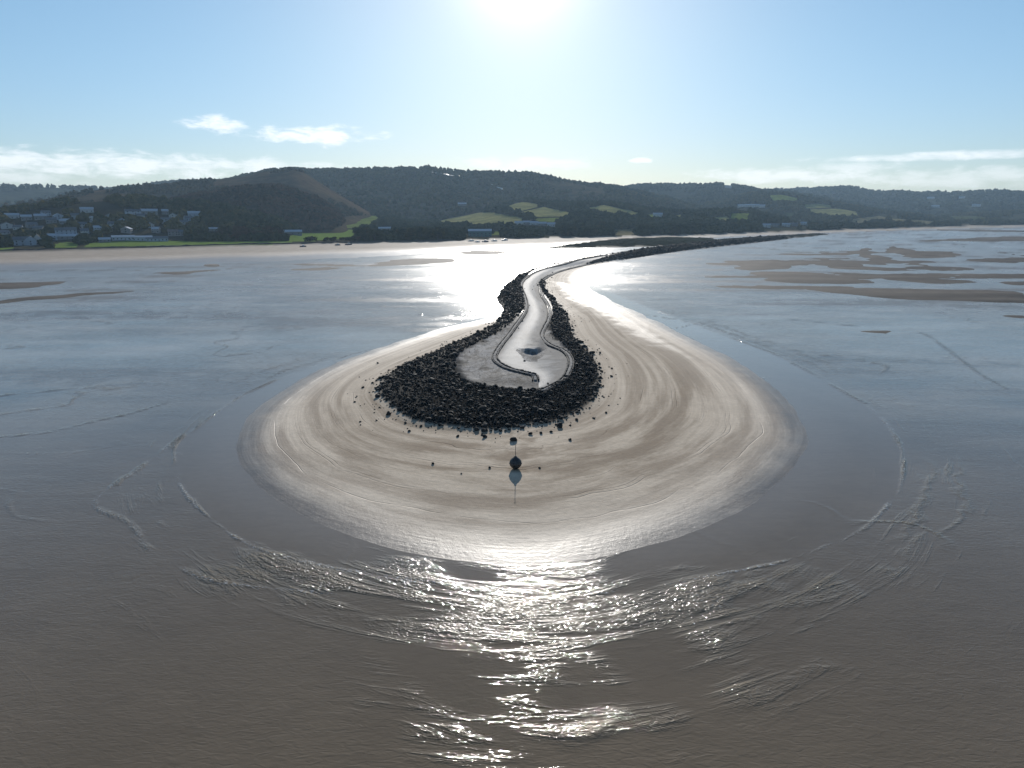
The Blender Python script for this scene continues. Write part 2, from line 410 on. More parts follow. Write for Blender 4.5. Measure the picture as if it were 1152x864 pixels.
# open fields: (photo outline, colour)
GR = (.16, .20, .05); OL = (.25, .24, .10); TN = (.19, .165, .09); BG = (.15, .21, .05); DK = (.07, .08, .035)
FIELDS = [([(388,243),(424,242.5),(427,247),(418,256),(378,257),(386,250)], GR), ([(322,266),(345,261),(372,258.5),(406,258),(404,266),(345,272),(322,272)], BG),
    ([(490,249.5),(530,240),(552,238.5),(590,245),(590,250),(545,255),(500,252.5)], OL), ([(569,233),(585,226.5),(605,229.5),(608,232),(580,239)], OL),
    ([(580,240),(612,232.5),(645,240),(640,243.5),(600,244)], OL), ([(598,246),(640,244.5),(628,250),(606,249)], GR),
    ([(658,234.5),(680,230.5),(700,235),(722,240),(715,243),(690,240),(665,237)], OL), ([(752,243),(768,241),(769,247),(758,247)], OL),
    ([(797,245),(820,243),(820,250),(806,250)], OL), ([(820,240),(843,240),(842,248),(822,249.5)], GR),
    ([(901,230.5),(924,229),(944,233),(908,234.5)], OL), ([(903,236),(945,234.5),(962,238),(966,242),(930,243)], OL),
    ([(864,219.5),(880,219),(896,222.5),(901,226),(868,225.5)], GR), ([(955,246.5),(990,243),(1001,246),(962,251)], TN),
    ([(725,241.5),(742,241),(744,244),(728,244.5)], GR), ([(688,258),(716,257),(716,264),(692,264)], TN), ([(880,239),(895,239),(897,243),(884,244)], DK),
    ([(552,260),(566,259.5),(566,264),(552,264.5)], GR), ([(645,251),(665,248),(668,252),(650,254)], DK),
    ([(1000,246),(1030,247),(1060,250),(1045,252),(1005,250)], TN), ([(1060,243),(1100,243),(1120,247),(1080,248)], DK),
    ([(58,278.5),(58,275),(75,272),(90,275),(84,279)], BG), ([(95,277.5),(100,273),(160,270),(230,271.5),(330,271),(326,275),(200,277.5)], BG),
    ([(-80,290),(-80,283),(0,278),(18,279),(0,284)], BG)]
FPX = [np.array(p, float) for p, _ in FIELDS]
def field_of(px, py, m=0):
    r = np.full(len(px), -1); Q = np.stack([px, py], 1)
    for i, a in enumerate(FPX):
        j = near(Q, a, 0)
        if len(j): r[j[inside(Q[j], a)]] = i
    return r
FC = np.array([c for _, c in FIELDS])

def m_ground():
    m, t, b = new_mat('estuary_ground', rough=.8); c = t.attr('col'); par = t.sep(t.attr('par')); rg = t.sep(t.attr('rg')); P = t.pos()
    # growth rings of the sandbank: bands that follow its outline
    v = t.comb(t.math('MULTIPLY', par[1], 6.5), t.math('MULTIPLY', rg[0], .75), t.math('MULTIPLY', rg[1], .75))
    n1 = t.noise(v, 1.6, 6, .62, .25)
    v2 = t.comb(t.math('MULTIPLY', par[1], 60.0), t.math('MULTIPLY', rg[0], 3.0), t.math('MULTIPLY', rg[1], 3.0))
    n2 = t.noise(v2, 1.3, 5, .6, .2)
    band = t.ramp(n1, .36, .64); fine = t.ramp(n2, .35, .65)
    ringc = t.mix(band, (.60, .54, .48), (1.2, 1.18, 1.15)); ringc = t.mix(.3, ringc, t.mix(fine, (.75, .72, .68), (1.15, 1.15, 1.15)), 'MULTIPLY')
    # thin tyre and tide lines at a few constant rings
    wob = t.math('ADD', par[1], t.math('MULTIPLY', t.math('SUBTRACT', t.noise(t.comb(rg[0], rg[1], 0.0), 1.4, 3), .5), .16))
    line = None
    for k, w in ((.33, .0035), (.348, .0025), (.58, .004), (.60, .003), (.76, .005), (.20, .003), (.45,.002)):
        d = t.math('ABSOLUTE', t.math('SUBTRACT', wob, k)); g = t.ramp(d, 0, w, 1.0, 0.0)
        line = g if line is None else t.math('MAXIMUM', line, g)
    brk = t.ramp(t.noise(P, .06, 3), .42, .6); line = t.math('MULTIPLY', line, brk)
    ringc = t.mix(t.math('MULTIPLY', line, .55), ringc, (.45, .42, .4), 'MULTIPLY')
    cc = t.mix(par[2], c, t.mix(1.0, c, ringc, 'MULTIPLY'))
    g = t.noise(P, 1.2, 6, .7); g2 = t.noise(P, .12, 5, .6)
    cc = t.mix(.55, cc, t.mix(t.ramp(g, .25, .75), (.78, .77, .76), (1.2, 1.2, 1.2)), 'MULTIPLY')
    cc = t.mix(.6, cc, t.mix(t.ramp(g2, .3, .7), (.8, .78, .75), (1.15, 1.15, 1.15)), 'MULTIPLY')
    # silt: dark runnels
    mud = t.noise(t.vmath('MULTIPLY', P, (.35, .22, 1)), 1.6, 6, .7, 1.2); crk = t.math('ABSOLUTE', t.math('SUBTRACT', t.noise(t.vmath('MULTIPLY', P, (.35, .16, 1)), 1.1, 5, .6, 1.5), .5)); mm = t.math('MULTIPLY', t.math('MAXIMUM', t.ramp(mud, .54, .66), t.ramp(crk, .0, .035, 1.0, 0.0)), rg[2])
    cc = t.mix(t.math('MULTIPLY', mm, .9), cc, (.3, .29, .29), 'MULTIPLY')
    t.l.new(cc, b.inputs['Base Color'])
    ro = t.ramp(par[0], .3, .95, .80, .40)
    ro = t.math('ADD', ro, t.math('MULTIPLY', t.math('SUBTRACT', g2, .5), .22))
    t.l.new(ro, b.inputs['Roughness']); t.l.new(t.ramp(par[0], .0, .6, 0.0, .5), b.inputs['Specular IOR Level'])
    h = t.math('ADD', t.math('MULTIPLY', g, .07), t.math('MULTIPLY', t.math('MULTIPLY', n2, par[2]), .035))
    h = t.math('ADD', h, t.math('MULTIPLY', line, -.06)); h = t.math('ADD', h, t.math('MULTIPLY', mud, t.math('MULTIPLY', rg[2], .5)))
    t.l.new(t.bump(h, 1.0, .8), b.inputs['Normal']); return m
M_GROUND = m_ground()

# radial sheet round the camera's foot: rows get denser with distance as the view needs
def sheet_grid(naz, rows_px, r0, r1):
    a = np.concatenate([np.linspace(-math.pi, R(-47), 70, endpoint=False), np.linspace(R(-47), R(47), naz), np.linspace(R(47), math.pi, 71)[1:-1]])
    dep = np.linspace(math.atan(CAMH/28.0), math.atan(CAMH/2600.0), rows_px)
    d = CAMH/np.tan(dep); d = np.concatenate([[.5, 6, 14, 21], d, [2900, 3400, 4200, 5400, 7000, 9500, 12500]])
    d = d[(d >= r0) & (d <= r1)]
    Dg, Ag = np.meshgrid(d, a, indexing='ij')
    return np.stack([Dg.ravel()*np.sin(Ag.ravel()), Dg.ravel()*np.cos(Ag.ravel())], 1), len(d), len(a)

P, n, m = sheet_grid(1000, 780, 0, 13000)
z, c, par, rg, land, bb = ground(P, True)
px, py = topx(P[:, 0], P[:, 1], z)
li = np.nonzero(land & (P[:, 1] > 100))[0]; fo = field_of(px[li], py[li]); k = fo >= 0
c[li[k]] = FC[fo[k]]
me = mesh_np('ground', np.column_stack([P, z]), grid_faces(n, m, True)); attr(me, 'col', c); attr(me, 'par', par); attr(me, 'rg', rg)
g_o = link('ground', me, M_GROUND); tag(g_o, kind='structure')
GZ = lambda x, y: float(ground(np.array([[x, y]], float))[0])

# ------------------------------------------------------------------ water
def m_water():
    m, t, b = new_mat('estuary_water', rough=.1); c = t.attr('col'); a = t.sep(t.attr('wav')); P = t.pos(); f = t.sep(t.attr('flow'))
    b.inputs['IOR'].default_value = 1.33
    t.l.new(a[1], b.inputs['Roughness'])
    w0 = t.noise(t.vmath('MULTIPLY', P, (.6, 1.5, 1)), 1.5, 2, .4, 1.2)            # wind ripple
    w1 = t.noise(t.vmath('MULTIPLY', P, (.3, .75, 1)), .32, 2, .4, .8)            # slow swell
    fv = t.comb(t.math('MULTIPLY', f[0], 60.0), t.math('MULTIPLY', f[1], 18.0), t.math('MULTIPLY', f[2], 18.0))
    w2 = t.noise(fv, 1.3, 2, .4, .9)                                           # ripples that run along the bank
    w3 = t.noise(t.vmath('MULTIPLY', P, (1, 1.3, 1)), 1.5, 2, .45, 1.6)              # chop
    patch = t.noise(t.comb(t.math('MULTIPLY', f[0], 22.0), t.math('MULTIPLY', f[1], 3.2), t.math('MULTIPLY', f[2], 3.2)), 1.0, 5, .62, .9)
    cm = t.ramp(t.math('ADD', a[2], t.math('MULTIPLY', t.math('SUBTRACT', patch, .5), 1.5)), .18, 1.05)
    h = t.math('MULTIPLY', w0, .13); h = t.math('ADD', h, t.math('MULTIPLY', w1, .16))
    h = t.math('MULTIPLY', h, t.math('ADD', t.math('MULTIPLY', a[0], 1.0), .03))
    h = t.math('ADD', h, t.math('MULTIPLY', w2, t.math('MULTIPLY', cm, .16)))
    h = t.math('ADD', h, t.math('MULTIPLY', w3, t.math('MULTIPLY', cm, .30)))
    sn = t.noise(t.vmath('MULTIPLY', P, (.10, .42, 1)), 1.0, 6, .7, 1.0); sn2 = t.noise(t.vmath('MULTIPLY', P, (.5, 1.3, 1)), 1.0, 4, .65, .6)
    c = t.mix(t.ramp(a[1], .06, .2, .08, .7), c, t.mix(t.ramp(sn, .34, .66), (.66, .64, .62), (1.25, 1.24, 1.22)), 'MULTIPLY'); c = t.mix(t.ramp(a[1], .06, .2, .15, .4), c, t.mix(t.ramp(sn2, .34, .66), (.7, .69, .68), (1.2, 1.2, 1.2)), 'MULTIPLY')
    fo = t.attr('sparkle'); fs = t.sep(fo); spk = t.math('MULTIPLY', fs[0], t.ramp(t.noise(P, 2.6, 4, .7), .5, .62))
    t.l.new(t.mix(t.math('MULTIPLY', spk, .8), c, (.5, .49, .47)), b.inputs['Base Color'])
    t.l.new(t.bump(h, 1.0, 1.0), b.inputs['Normal']); return m
M_WATER = m_water()
LINES = [(poly(spline(p, 4)), b_) for p, b_ in (
    (z7([(725,408),(800,418),(860,455),(930,508),(1000,560),(1090,610)]), 0), (z7([(300,365),(420,378),(560,392),(725,404)]), 0), (z7([(340,520),(420,560),(520,620),(600,660)]), 0),
    (z5([(-20,264),(120,248),(250,232),(420,215),(600,204),(760,190),(920,180)]), 1), (z5([(-20,482),(150,466),(300,452),(440,440)]), 0), (z5([(-20,610),(150,592),(280,562),(400,536),(520,500)]), 0))]
P, n, m = sheet_grid(900, 620, 0, 3500)
z, _, _, _, _, bb = ground(P, True)
x, y = P[:, 0], P[:, 1]; D = np.hypot(x, y); A = np.arctan2(x, y)
moat = ss(-2, 2, sd(P, MOAT, 20)); 
arc = ld(P, ARC, 30); arc2 = ld(P, ARC2, 30)
nz = fbm(x/30, y/30, 61, 4); nf = fbm(x/5, y/5, 63, 3); nl = fbm(x/70, y/14, 65, 4)
chop = np.zeros(len(P))
for q, w, am in CHOP:
    d = ld(P, q, 30); chop = np.maximum(chop, am*np.exp(-(d*(1+.35*nf)/w)**2))
line = .55*np.exp(-(arc*(1+.2*nf)/(.3+.002*D))**2) + .5*np.exp(-(arc2/(.7))**2)
outer_side = (1-moat)
band = np.exp(-((arc-4.5)/6.5)**2)*outer_side*ss(185, 95, D)*.36*(.5+.9*ss(-.4, .4, nf))
rdg = 1-np.abs(fbm(x/38, y/26, 83, 3)); rdg = ss(.975, .998, rdg)*ss(-.2, .3, nz)
rdl = np.maximum(np.exp(-((arc-3.5-2*nf)/.5)**2), .8*np.exp(-((arc-8-3*nf)/.6)**2))*(1-moat)*ss(-.2, .4, nz)
chop = np.clip(np.maximum(chop*(.55+.75*nz*0+.45*nf), line*(.7+.5*nf)) + band*.6, 0, 1.3)
calm = np.exp(-(sd(P, poly([(430,705),(520,715),(600,730),(700,710),(770,760),(740,795),(660,800),(560,815),(490,780)]), 12).clip(-12, 0)/3)**2)
amp = (.24+.12*nz+.12*nl)*lerp(1.0, .14, moat)*lerp(1, .35, calm)
lin = np.zeros(len(P)); lit = np.zeros(len(P))
for q, bright in LINES:
    d = ld(P, q, 12)+.0*D; g_ = np.exp(-((d+.35*nf)/(.14+.0016*D))**2)*ss(-.75, .1, nf+.4*nz); lin = np.maximum(lin, g_); lit = np.maximum(lit, g_*bright)
amp = amp+.5*rdg+.5*rdl+.6*lin; amp = np.clip(amp*lerp(1, 2.6, ss(120, 400, D)), .02, 1.2)
rough = lerp(.035, .30, ss(110, 480, D))*lerp(1.0, .9, moat)
rough = rough*(1+.25*nl)
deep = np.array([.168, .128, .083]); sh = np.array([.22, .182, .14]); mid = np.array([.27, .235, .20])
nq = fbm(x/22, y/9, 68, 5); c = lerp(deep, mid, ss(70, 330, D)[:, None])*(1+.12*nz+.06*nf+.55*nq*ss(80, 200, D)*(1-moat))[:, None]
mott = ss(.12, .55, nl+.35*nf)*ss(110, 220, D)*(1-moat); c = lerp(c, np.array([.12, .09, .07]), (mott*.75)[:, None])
rough = rough+.10*mott
c = lerp(c, sh, (ss(-.28, -.02, z)*.7)[:, None])
sparkle = np.clip(np.maximum(np.exp(-(arc/(.22+.0012*D))**2), .8*np.exp(-(arc2/.3)**2))*ss(-.5, .3, nf)+.35*chop*ss(.6, 1, chop), 0, 1)  # sun sparkle on arcs and chop, painted as pale water colour
ctr = at(580, 500); ang = np.arctan2(x-ctr[0], y-ctr[1]); bdm = -sd(P, BANK, 200)
c = c*(1-.38*np.clip(lin-lit, 0, 1))[:, None]; c = lerp(c, np.array([.5, .49, .48]), (.5*lit)[:, None])
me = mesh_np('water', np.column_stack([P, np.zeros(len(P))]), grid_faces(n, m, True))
attr(me, 'col', c); attr(me, 'sparkle', np.stack([sparkle]*3, 1)); attr(me, 'wav', np.stack([amp, rough, chop], 1)); attr(me, 'flow', np.stack([bdm/60, np.cos(ang), np.sin(ang)], 1))
w_o = link('water', me, M_WATER); tag(w_o, kind='structure')

# ------------------------------------------------------------------ hill meshes
def m_hill():
    m, t, b = new_mat('hillside', rough=.95, spec=0); c = t.attr('col'); P = t.pos()
    g = t.noise(P, .03, 7, .65); g2 = t.noise(P, .2, 4, .6)
    cc = t.mix(.8, c, t.mix(t.ramp(g, .3, .7), (.6, .62, .65), (1.3, 1.25, 1.2)), 'MULTIPLY')
    cc = t.mix(.6, cc, t.mix(t.ramp(g2, .3, .7), (.75, .75, .75), (1.2, 1.2, 1.2)), 'MULTIPLY')
    t.l.new(cc, b.inputs['Base Color']); t.l.new(t.bump(g2, 3.0, .7), b.inputs['Normal']); return m
M_HILL = m_hill()
HC = dict(far_left=(.05,.055,.035), main=(.085,.07,.042), moor_spur=(.085,.064,.04), wooded_knoll=(.07,.055,.035), village_hill=(.045,.042,.028),
          field_hill=(.05,.05,.03), mid_right=(.042,.045,.03), far_right=(.05,.055,.035), pasture_hill=(.055,.055,.035), low_right=(.055,.055,.035))
for name, h in HILLS.items():
    a = np.linspace(max(h['A'][0]-.03, -1.2), min(h['A'][-1]+.03, 1.2), int(max(80, (h['A'][-1]-h['A'][0])/.0017)))
    d = np.concatenate([np.linspace(h['Df']*.93, h['Dc']*1.08, 130), np.linspace(h['Dc']*1.08, h['Dc']+h['back']*1.45, 30)[1:]])
    Dg, Ag = np.meshgrid(d, a, indexing='ij'); P = np.stack([Dg.ravel()*np.sin(Ag.ravel()), Dg.ravel()*np.cos(Ag.ravel())], 1)
    z, t_ = hill_z(h, P); c = np.tile(np.array(HC[name]), (len(P), 1))*(1+.35*fbm(P[:, 0]/150, P[:, 1]/150, h['seed']+2, 4))[:, None]
    if name == 'moor_spur':
        k = ss(.0, .35, fbm(P[:, 0]/180, P[:, 1]/90, 99, 4)); c = lerp(c, np.array([.13, .085, .052]), (k*.45)[:, None])
    px, py = topx(P[:, 0], P[:, 1], z)
    if name in ('field_hill', 'pasture_hill', 'low_right', 'mid_right', 'village_hill'):
        fo = field_of(px, py); k = (fo >= 0) & (t_ < 1.02); c[k] = FC[fo[k]]*(1+.12*fbm(P[k, 0]/30, P[k, 1]/30, 5, 3))[:, None]
    me = mesh_np('hill', np.column_stack([P, z]), grid_faces(len(d), len(a))); attr(me, 'col', c)
    o = link('hill', me, M_HILL); tag(o, kind='structure')

# ------------------------------------------------------------------ causeway path and kerbs
M_PATH = simple('wet_silt', (.25, .243, .232), .75, .4, .25, .08, spec=.2)
M_PATH, t, b = new_mat('channel_silt', rough=.7); t.l.new(t.attr('col'), b.inputs['Base Color']); wt = t.sep(t.attr('wt'))[0]; g_ = t.noise(t.pos(), 1.6, 6, .65)
t.l.new(t.ramp(wt, 0, 1, .8, .7), b.inputs['Roughness']); t.l.new(t.ramp(wt, 0, 1, .05, .075), b.inputs['Specular IOR Level']); t.l.new(t.bump(g_, .12, .8), b.inputs['Normal'])
M_KERB = simple('dark_kerb', (.05, .047, .045), .85, 1.5, .4, .05, spec=.08)
M_EDGE = simple('pale_kerb', (.17, .163, .155), .85, 1.5, .3, .05, spec=.08)
L = spline(PL, 14); Rr = spline(PR, 14); N = len(L); W = 26
L = at(L[:, 0], L[:, 1], 2.2); Rr = at(Rr[:, 0], Rr[:, 1], 2.2)
u = np.linspace(0, 1, W)[None, :, None]; Q = (L[:, None]*(1-u)+Rr[:, None]*u).reshape(-1, 2)
base = ground(Q); un = np.tile(np.linspace(0, 1, W), N); hol = at(599, 393, 2.2)
dx = (Q[:, 0]-hol[0]); dy = (Q[:, 1]-hol[1])
zz = base+.10+.05*fbm(Q[:, 0]/4, Q[:, 1]/4, 3, 3)
xc = at(598, 393, 2.2)[0]; hw = 2.5; ux = (Q[:, 0]-xc)/hw
fr = hol[1]-3.2+2.6*np.abs(ux)**2+.7*fbm(Q[:, 0]*.9, Q[:, 0]*0, 8, 3)
sk = (Q[:, 0]-xc-(Q[:, 1]-fr)*.13*(Q[:, 1] > fr))/hw; side = np.exp(-np.abs(sk)**2.6*.9)*(1+.35*fbm(Q[:, 0]/1.3, Q[:, 1]/3, 4, 3))
bk = np.clip(Q[:, 1]-fr, 0, 999); hump = 1.25*side*np.exp(-bk/22)
dp = np.clip(fr-Q[:, 1], 0, 999); zz = zz + np.where(dp <= 0, hump, hump*np.clip(1-dp/1.0, 0, 1)) - .5*np.exp(-((ux)/1.5)**2)*np.clip(dp/1.5, 0, 1)*np.exp(-dp/7)
vv = np.repeat(np.arange(N)/N*40, W)
runn = np.exp(-((un-.30-.12*np.sin(vv*.35))/.30)**2)
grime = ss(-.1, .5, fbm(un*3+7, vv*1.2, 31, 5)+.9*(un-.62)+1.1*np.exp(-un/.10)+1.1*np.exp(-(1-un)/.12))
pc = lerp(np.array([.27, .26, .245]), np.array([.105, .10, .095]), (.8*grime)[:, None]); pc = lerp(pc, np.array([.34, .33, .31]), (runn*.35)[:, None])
pc = pc*(1+.25*fbm(un*14, vv*2.0, 33, 4))[:, None]; pc = lerp(pc, np.array([.02, .019, .018]), (.95*ss(2.5, .2, dp)*(dp > 0)*np.exp(-ux**2))[:, None])  # shade on the hollow's front face painted in near black
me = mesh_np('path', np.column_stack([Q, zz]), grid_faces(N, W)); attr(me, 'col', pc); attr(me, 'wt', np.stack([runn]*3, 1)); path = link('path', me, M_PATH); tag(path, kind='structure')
def sweep(pts, z, w, h, name, mat, parent=None):
    mb = MB(); n = len(pts); v = []; prof = [(-w, -.4), (-w, h*.75), (-w*.6, h), (w*.6, h), (w, h*.75), (w, -.4)]
    for i in range(n):
        d = pts[min(i+1, n-1)]-pts[max(i-1, 0)]; d = d/np.hypot(*d); nx = (-d[1], d[0]); jo = random.uniform(-.5, .5)*w*.5; jh = random.uniform(.6, 1.25)
        for o_, hh in prof: v.append((pts[i][0]+nx[0]*(o_+jo), pts[i][1]+nx[1]*(o_+jo), z[i]+hh*(jh if hh > 0 else 1)))
    f = []; k = len(prof)
    for i in range(n-1):
        for j in range(k-1): f.append((i*k+j, i*k+j+1, (i+1)*k+j+1, (i+1)*k+j))
    f.append(tuple(range(k))); f.append(tuple((n-1)*k+j for j in range(k))[::-1]); mb.add(v, f)
    return mb.build(name, mat, parent)
def offs(pts, o_):
    d = np.gradient(pts, axis=0); d /= np.hypot(d[:, 0], d[:, 1])[:, None]; return pts+np.stack([-d[:, 1], d[:, 0]], 1)*o_
def kz(pts): return ground(pts)+.1
for pts, side, lab in ((L, 1, 'curving stone kerb along the left edge of the pale causeway path'), (Rr, -1, 'curving stone kerb along the right edge of the pale causeway path')):
    e = bpy.data.objects.new('kerb', None); COL.objects.link(e); e.location = (*pts[-1], float(kz(pts[-1:])[0])); bpy.context.view_layer.update()
    for o_, w, h, nm, mt in ((0, .2, .38, 'kerb_stone', M_KERB), (.75, .34, .22, 'outer_rim', M_EDGE), (1.4, .14, .26, 'toe_strip', M_KERB)):
        q = offs(pts, -o_*side); q = q[(q[:, 1] < 900)]
        ob = sweep(q, kz(q), w, h, nm, mt); ob.parent = e; ob.matrix_parent_inverse = Matrix.Translation(-Vector(e.location))
    tag(e, lab, 'kerb')

# silt hummock with its shaded scoop at the end of the path
def blob_ico(sub=2):
    import bmesh
    bm = bmesh.new(); bmesh.ops.create_icosphere(bm, subdivisions=sub, radius=1); bm.verts.ensure_lookup_table()
    V = np.array([v.co[:] for v in bm.verts]); Fc = np.array([[v.index for v in f.verts] for f in bm.faces]); bm.free(); return V, Fc
ICO2, ICF2 = blob_ico(2); ICO3, ICF3 = blob_ico(3); ICO1, ICF1 = blob_ico(1)

# ------------------------------------------------------------------ rocks
M_ROCK = simple('dark_rock', (.012, .0115, .011), .85, .9, .8, .08, spec=.22)
def rock_shape(V, seed):
    r = np.random.default_rng(seed); v = V.copy()
    for _ in range(9):
        nrm = r.normal(size=3); nrm /= np.linalg.norm(nrm); d = r.uniform(.5, .85)
        dt = v@nrm; over = np.clip(dt-d, 0, None); v = v-over[:, None]*nrm
    v += r.normal(size=v.shape)*.025
    return v*np.array([1, r.uniform(.65, .95), r.uniform(.5, .75)])
def rotm(a): return np.array([[math.cos(a), -math.sin(a), 0], [math.sin(a), math.cos(a), 0], [0, 0, 1]])
def random_rot(r):
    q = r.normal(size=4); q /= np.linalg.norm(q); w, x, y, z = q
    return np.array([[1-2*(y*y+z*z), 2*(x*y-z*w), 2*(x*z+y*w)], [2*(x*y+z*w), 1-2*(x*x+z*z), 2*(y*z-x*w)], [2*(x*z-y*w), 2*(y*z+x*w), 1-2*(x*x+y*y)]])
# candidates over the rubble bed and a sparse scatter outside it
lo = RUB_O.min(0); hi = RUB_O.max(0)
cand = []
ys = rng.uniform(90, 1100, 900000)**1.0; xs = rng.uniform(-60, 420, 900000)
C = np.stack([xs, ys], 1); C = C[near(C, RUB_O, 9)]
rd = sd(C, RUB_O, 12)+1.3*fbm(C[:, 0]/6, C[:, 1]/6, 14, 3); idd = sd(C, RUB_I, 14); DD = np.hypot(C[:, 0], C[:, 1])
u = rng.random(len(C)); nn = fbm(C[:, 0]/5, C[:, 1]/5, 12, 3)
per = 900000/(480*1010)                      # candidates per square metre
want = np.where(rd > 0, np.where(idd > 0, .25*np.exp(-idd/1.6), 3.9), 1.2*np.exp(rd/1.3)+.10*np.exp(rd/4.0))*(1+.35*nn)
want = want*np.interp(DD, [100, 200, 300, 500, 1100], [1.0, .8, .45, .28, .22])
k = (u < want/per) & (rd > -9); C = C[k]; rd = rd[k]; DD = DD[k]; idd = idd[k]
size = np.interp(DD, [100, 250, 450, 1100], [.29, .33, .5, .7])*np.exp(rng.normal(0, .46, len(C)))
size = np.where(rd < -.5, size*.62, size); size = np.where(idd > 0, size*.55, size)
cz = ground(C)
show = size/DD*np.where(rd < 0, 2.2, 1.0); order = np.argsort(-show)
variants = [mesh_np('boulder', rock_shape(ICO2, 100+i), ICF2, False) for i in range(14)]
for v_ in variants: v_.materials.append(M_ROCK)
for j in order[:280]:
    o = bpy.data.objects.new('boulder', variants[int(rng.integers(14))]); COL.objects.link(o); s_ = size[j]
    o.location = (C[j, 0], C[j, 1], cz[j]+s_*.22); o.scale = (s_,)*3; o.rotation_euler = (rng.uniform(-.4, .4), rng.uniform(-.4, .4), rng.uniform(0, 6.28))
    if rd[j] < 0: tag(o, 'loose dark stone lying on pale sand just outside the rubble mound', 'rock', 'loose stones on the sand round the mound')
    else: tag(o, 'dark angular boulder at the surface of the rubble mound', 'rock', 'larger boulders of the rubble mound')
rest = order[280:]; Vs = []; Fs = []; base_i = 0
shp2 = [rock_shape(ICO2, 300+i) for i in range(6)]; shp1 = [rock_shape(ICO1, 400+i) for i in range(10)]
for j in rest:
    big = DD[j] < 175; V0 = (shp2 if big else shp1)[int(rng.integers(6))]; F0 = ICF2 if big else ICF1
    if DD[j] > 175: F0 = ICF1
    M = random_rot(rng) if rd[j] > 0 else rotm(rng.uniform(0, 6.28)); s_ = size[j]
    v = (V0*s_)@M.T*np.array([1, 1, .85])+np.array([C[j, 0], C[j, 1], cz[j]+s_*.2+(.25*rng.random() if rd[j] > 1 else 0)])
    Vs.append(v); Fs.append(F0+base_i); base_i += len(v)
me = mesh_np('rubble', np.vstack(Vs), np.vstack(Fs), False); o = link('rubble', me, M_ROCK)
tag(o, 'dense mound of small dark stones ringing the head of the causeway', 'rubble', kind='stuff')
print('rocks', len(C))
LONE = [(590,409,.4,'small dark stone lying in the pale silt channel of the causeway'), (487,521,.35,'small dark stone alone on the sand, far left of the buoy'), (551,526,.33,'small dark stone on the sand just left of the buoy'), (577.5,496,.8,'big dark boulder on the sand directly behind the buoy'),
        (630,480.5,.9,'large dark boulder at the right front corner of the rubble mound'), (641,495,.4,'small dark stone on the sand to the right of the front rubble'), (597,489,.5,'dark stone just off the front edge of the rubble, right of the buoy'),
        (608.5,488,.45,'dark stone right beside another, off the front edge of the rubble'), (620,486.5,.4,'dark stone midway between front rubble edge and the large corner boulder'), (437,466,.75,'dark boulder at the left front corner of the rubble mound'),
        (655,386,.75,'single dark boulder on the sand right of the causeway bend'), (675,397,.45,'small dark stone on the sand furthest right of the causeway'), (538,374,.9,'dark boulder lying on the sand left of the narrow causeway'),
        (607,526,.25,'tiny dark stone on the sand just right of the buoy'), (519,532,.2,'tiny dark pebble on the sand in front left of the buoy'),(649,473,.45,'dark stone off the right front of the rubble mound'), (515,491,.4,'dark stone off the left front of the rubble, on pale sand'), (545,492,.55,'dark stone on the sand a little left of the boulder behind the buoy')]
for x_, y_, s_, lab in LONE:
    q = at(x_, y_, 1.2); o = bpy.data.objects.new('boulder', variants[int(rng.integers(14))]); COL.objects.link(o)
    o.location = (q[0], q[1], GZ(*q)+s_*.35); o.scale = (s_,)*3; o.rotation_euler = (.1, .2, rng.uniform(0, 6)); tag(o, lab, 'rock')
# far rocky scars get their own stones
for i, q in enumerate(SCAR):
    lo = q.min(0); hi = q.max(0); c_ = rng.uniform(lo, hi, (60000, 2)); c_ = c_[sd(c_, q, 5) > 0][:900]; zc = ground(c_); Vs = []; Fs = []; b0 = 0
    for j in range(len(c_)):
        s_ = rng.uniform(.4, 1.0); v = shp1[int(rng.integers(10))]*s_*np.array([1, 1, .6]); v = v@rotm(rng.uniform(0, 6)).T+np.array([*c_[j], zc[j]+.1]); Vs.append(v); Fs.append(ICF1+b0); b0 += len(v)
    o = link('rock_scar', mesh_np('rock_scar', np.vstack(Vs), np.vstack(Fs), False), M_ROCK)
    tag(o, ('long dark weedy rock bed beyond the causeway, near the beach', 'thin dark rock bed trailing right towards the far shore')[i], 'rocks', kind='stuff')

# ------------------------------------------------------------------ buoy
M_BUOY = simple('tarred_steel', (.018, .016, .016), .5, 3, .4, .02); M_IRON = simple('rusty_iron', (.06, .045, .038), .6, 6, .4)
q = at(580, 526.5, 1.2); gz = GZ(*q)
e = bpy.data.objects.new('buoy', None); COL.objects.link(e); e.location = (*q, gz)
mb = MB(); mb.lathe([(.05,-.06),(.34,.02),(.66,.25),(.9,.6),(.97,.95),(.88,1.3),(.62,1.62),(.34,1.84),(.16,1.98),(.1,2.06)], 28); mb.build('float', M_BUOY, e, True)
mb = MB(); mb.lathe([(.985,.86),(1.02,.88),(1.02,1.0),(.985,1.02)], 28); mb.build('rubbing_band', M_IRON, e, True)
mb = MB(); mb.lathe([(.17,1.97),(.19,2.0),(.19,2.06),(.17,2.1),(.07,2.14)], 16); mb.build('collar', M_IRON, e)
mb = MB(); mb.tube([(0,0,2.06),(0,0,3.95)], [.05,.035], 8); mb.build('mast', M_IRON, e)
mb = MB(); mb.tube([(-.12,0,3.9),(0,0,4.02),(.12,0,3.9)], .025, 6); mb.build('top_ring', M_IRON, e)
tag(e, 'black rounded mooring buoy with a thin mast, aground on the sand', 'buoy')

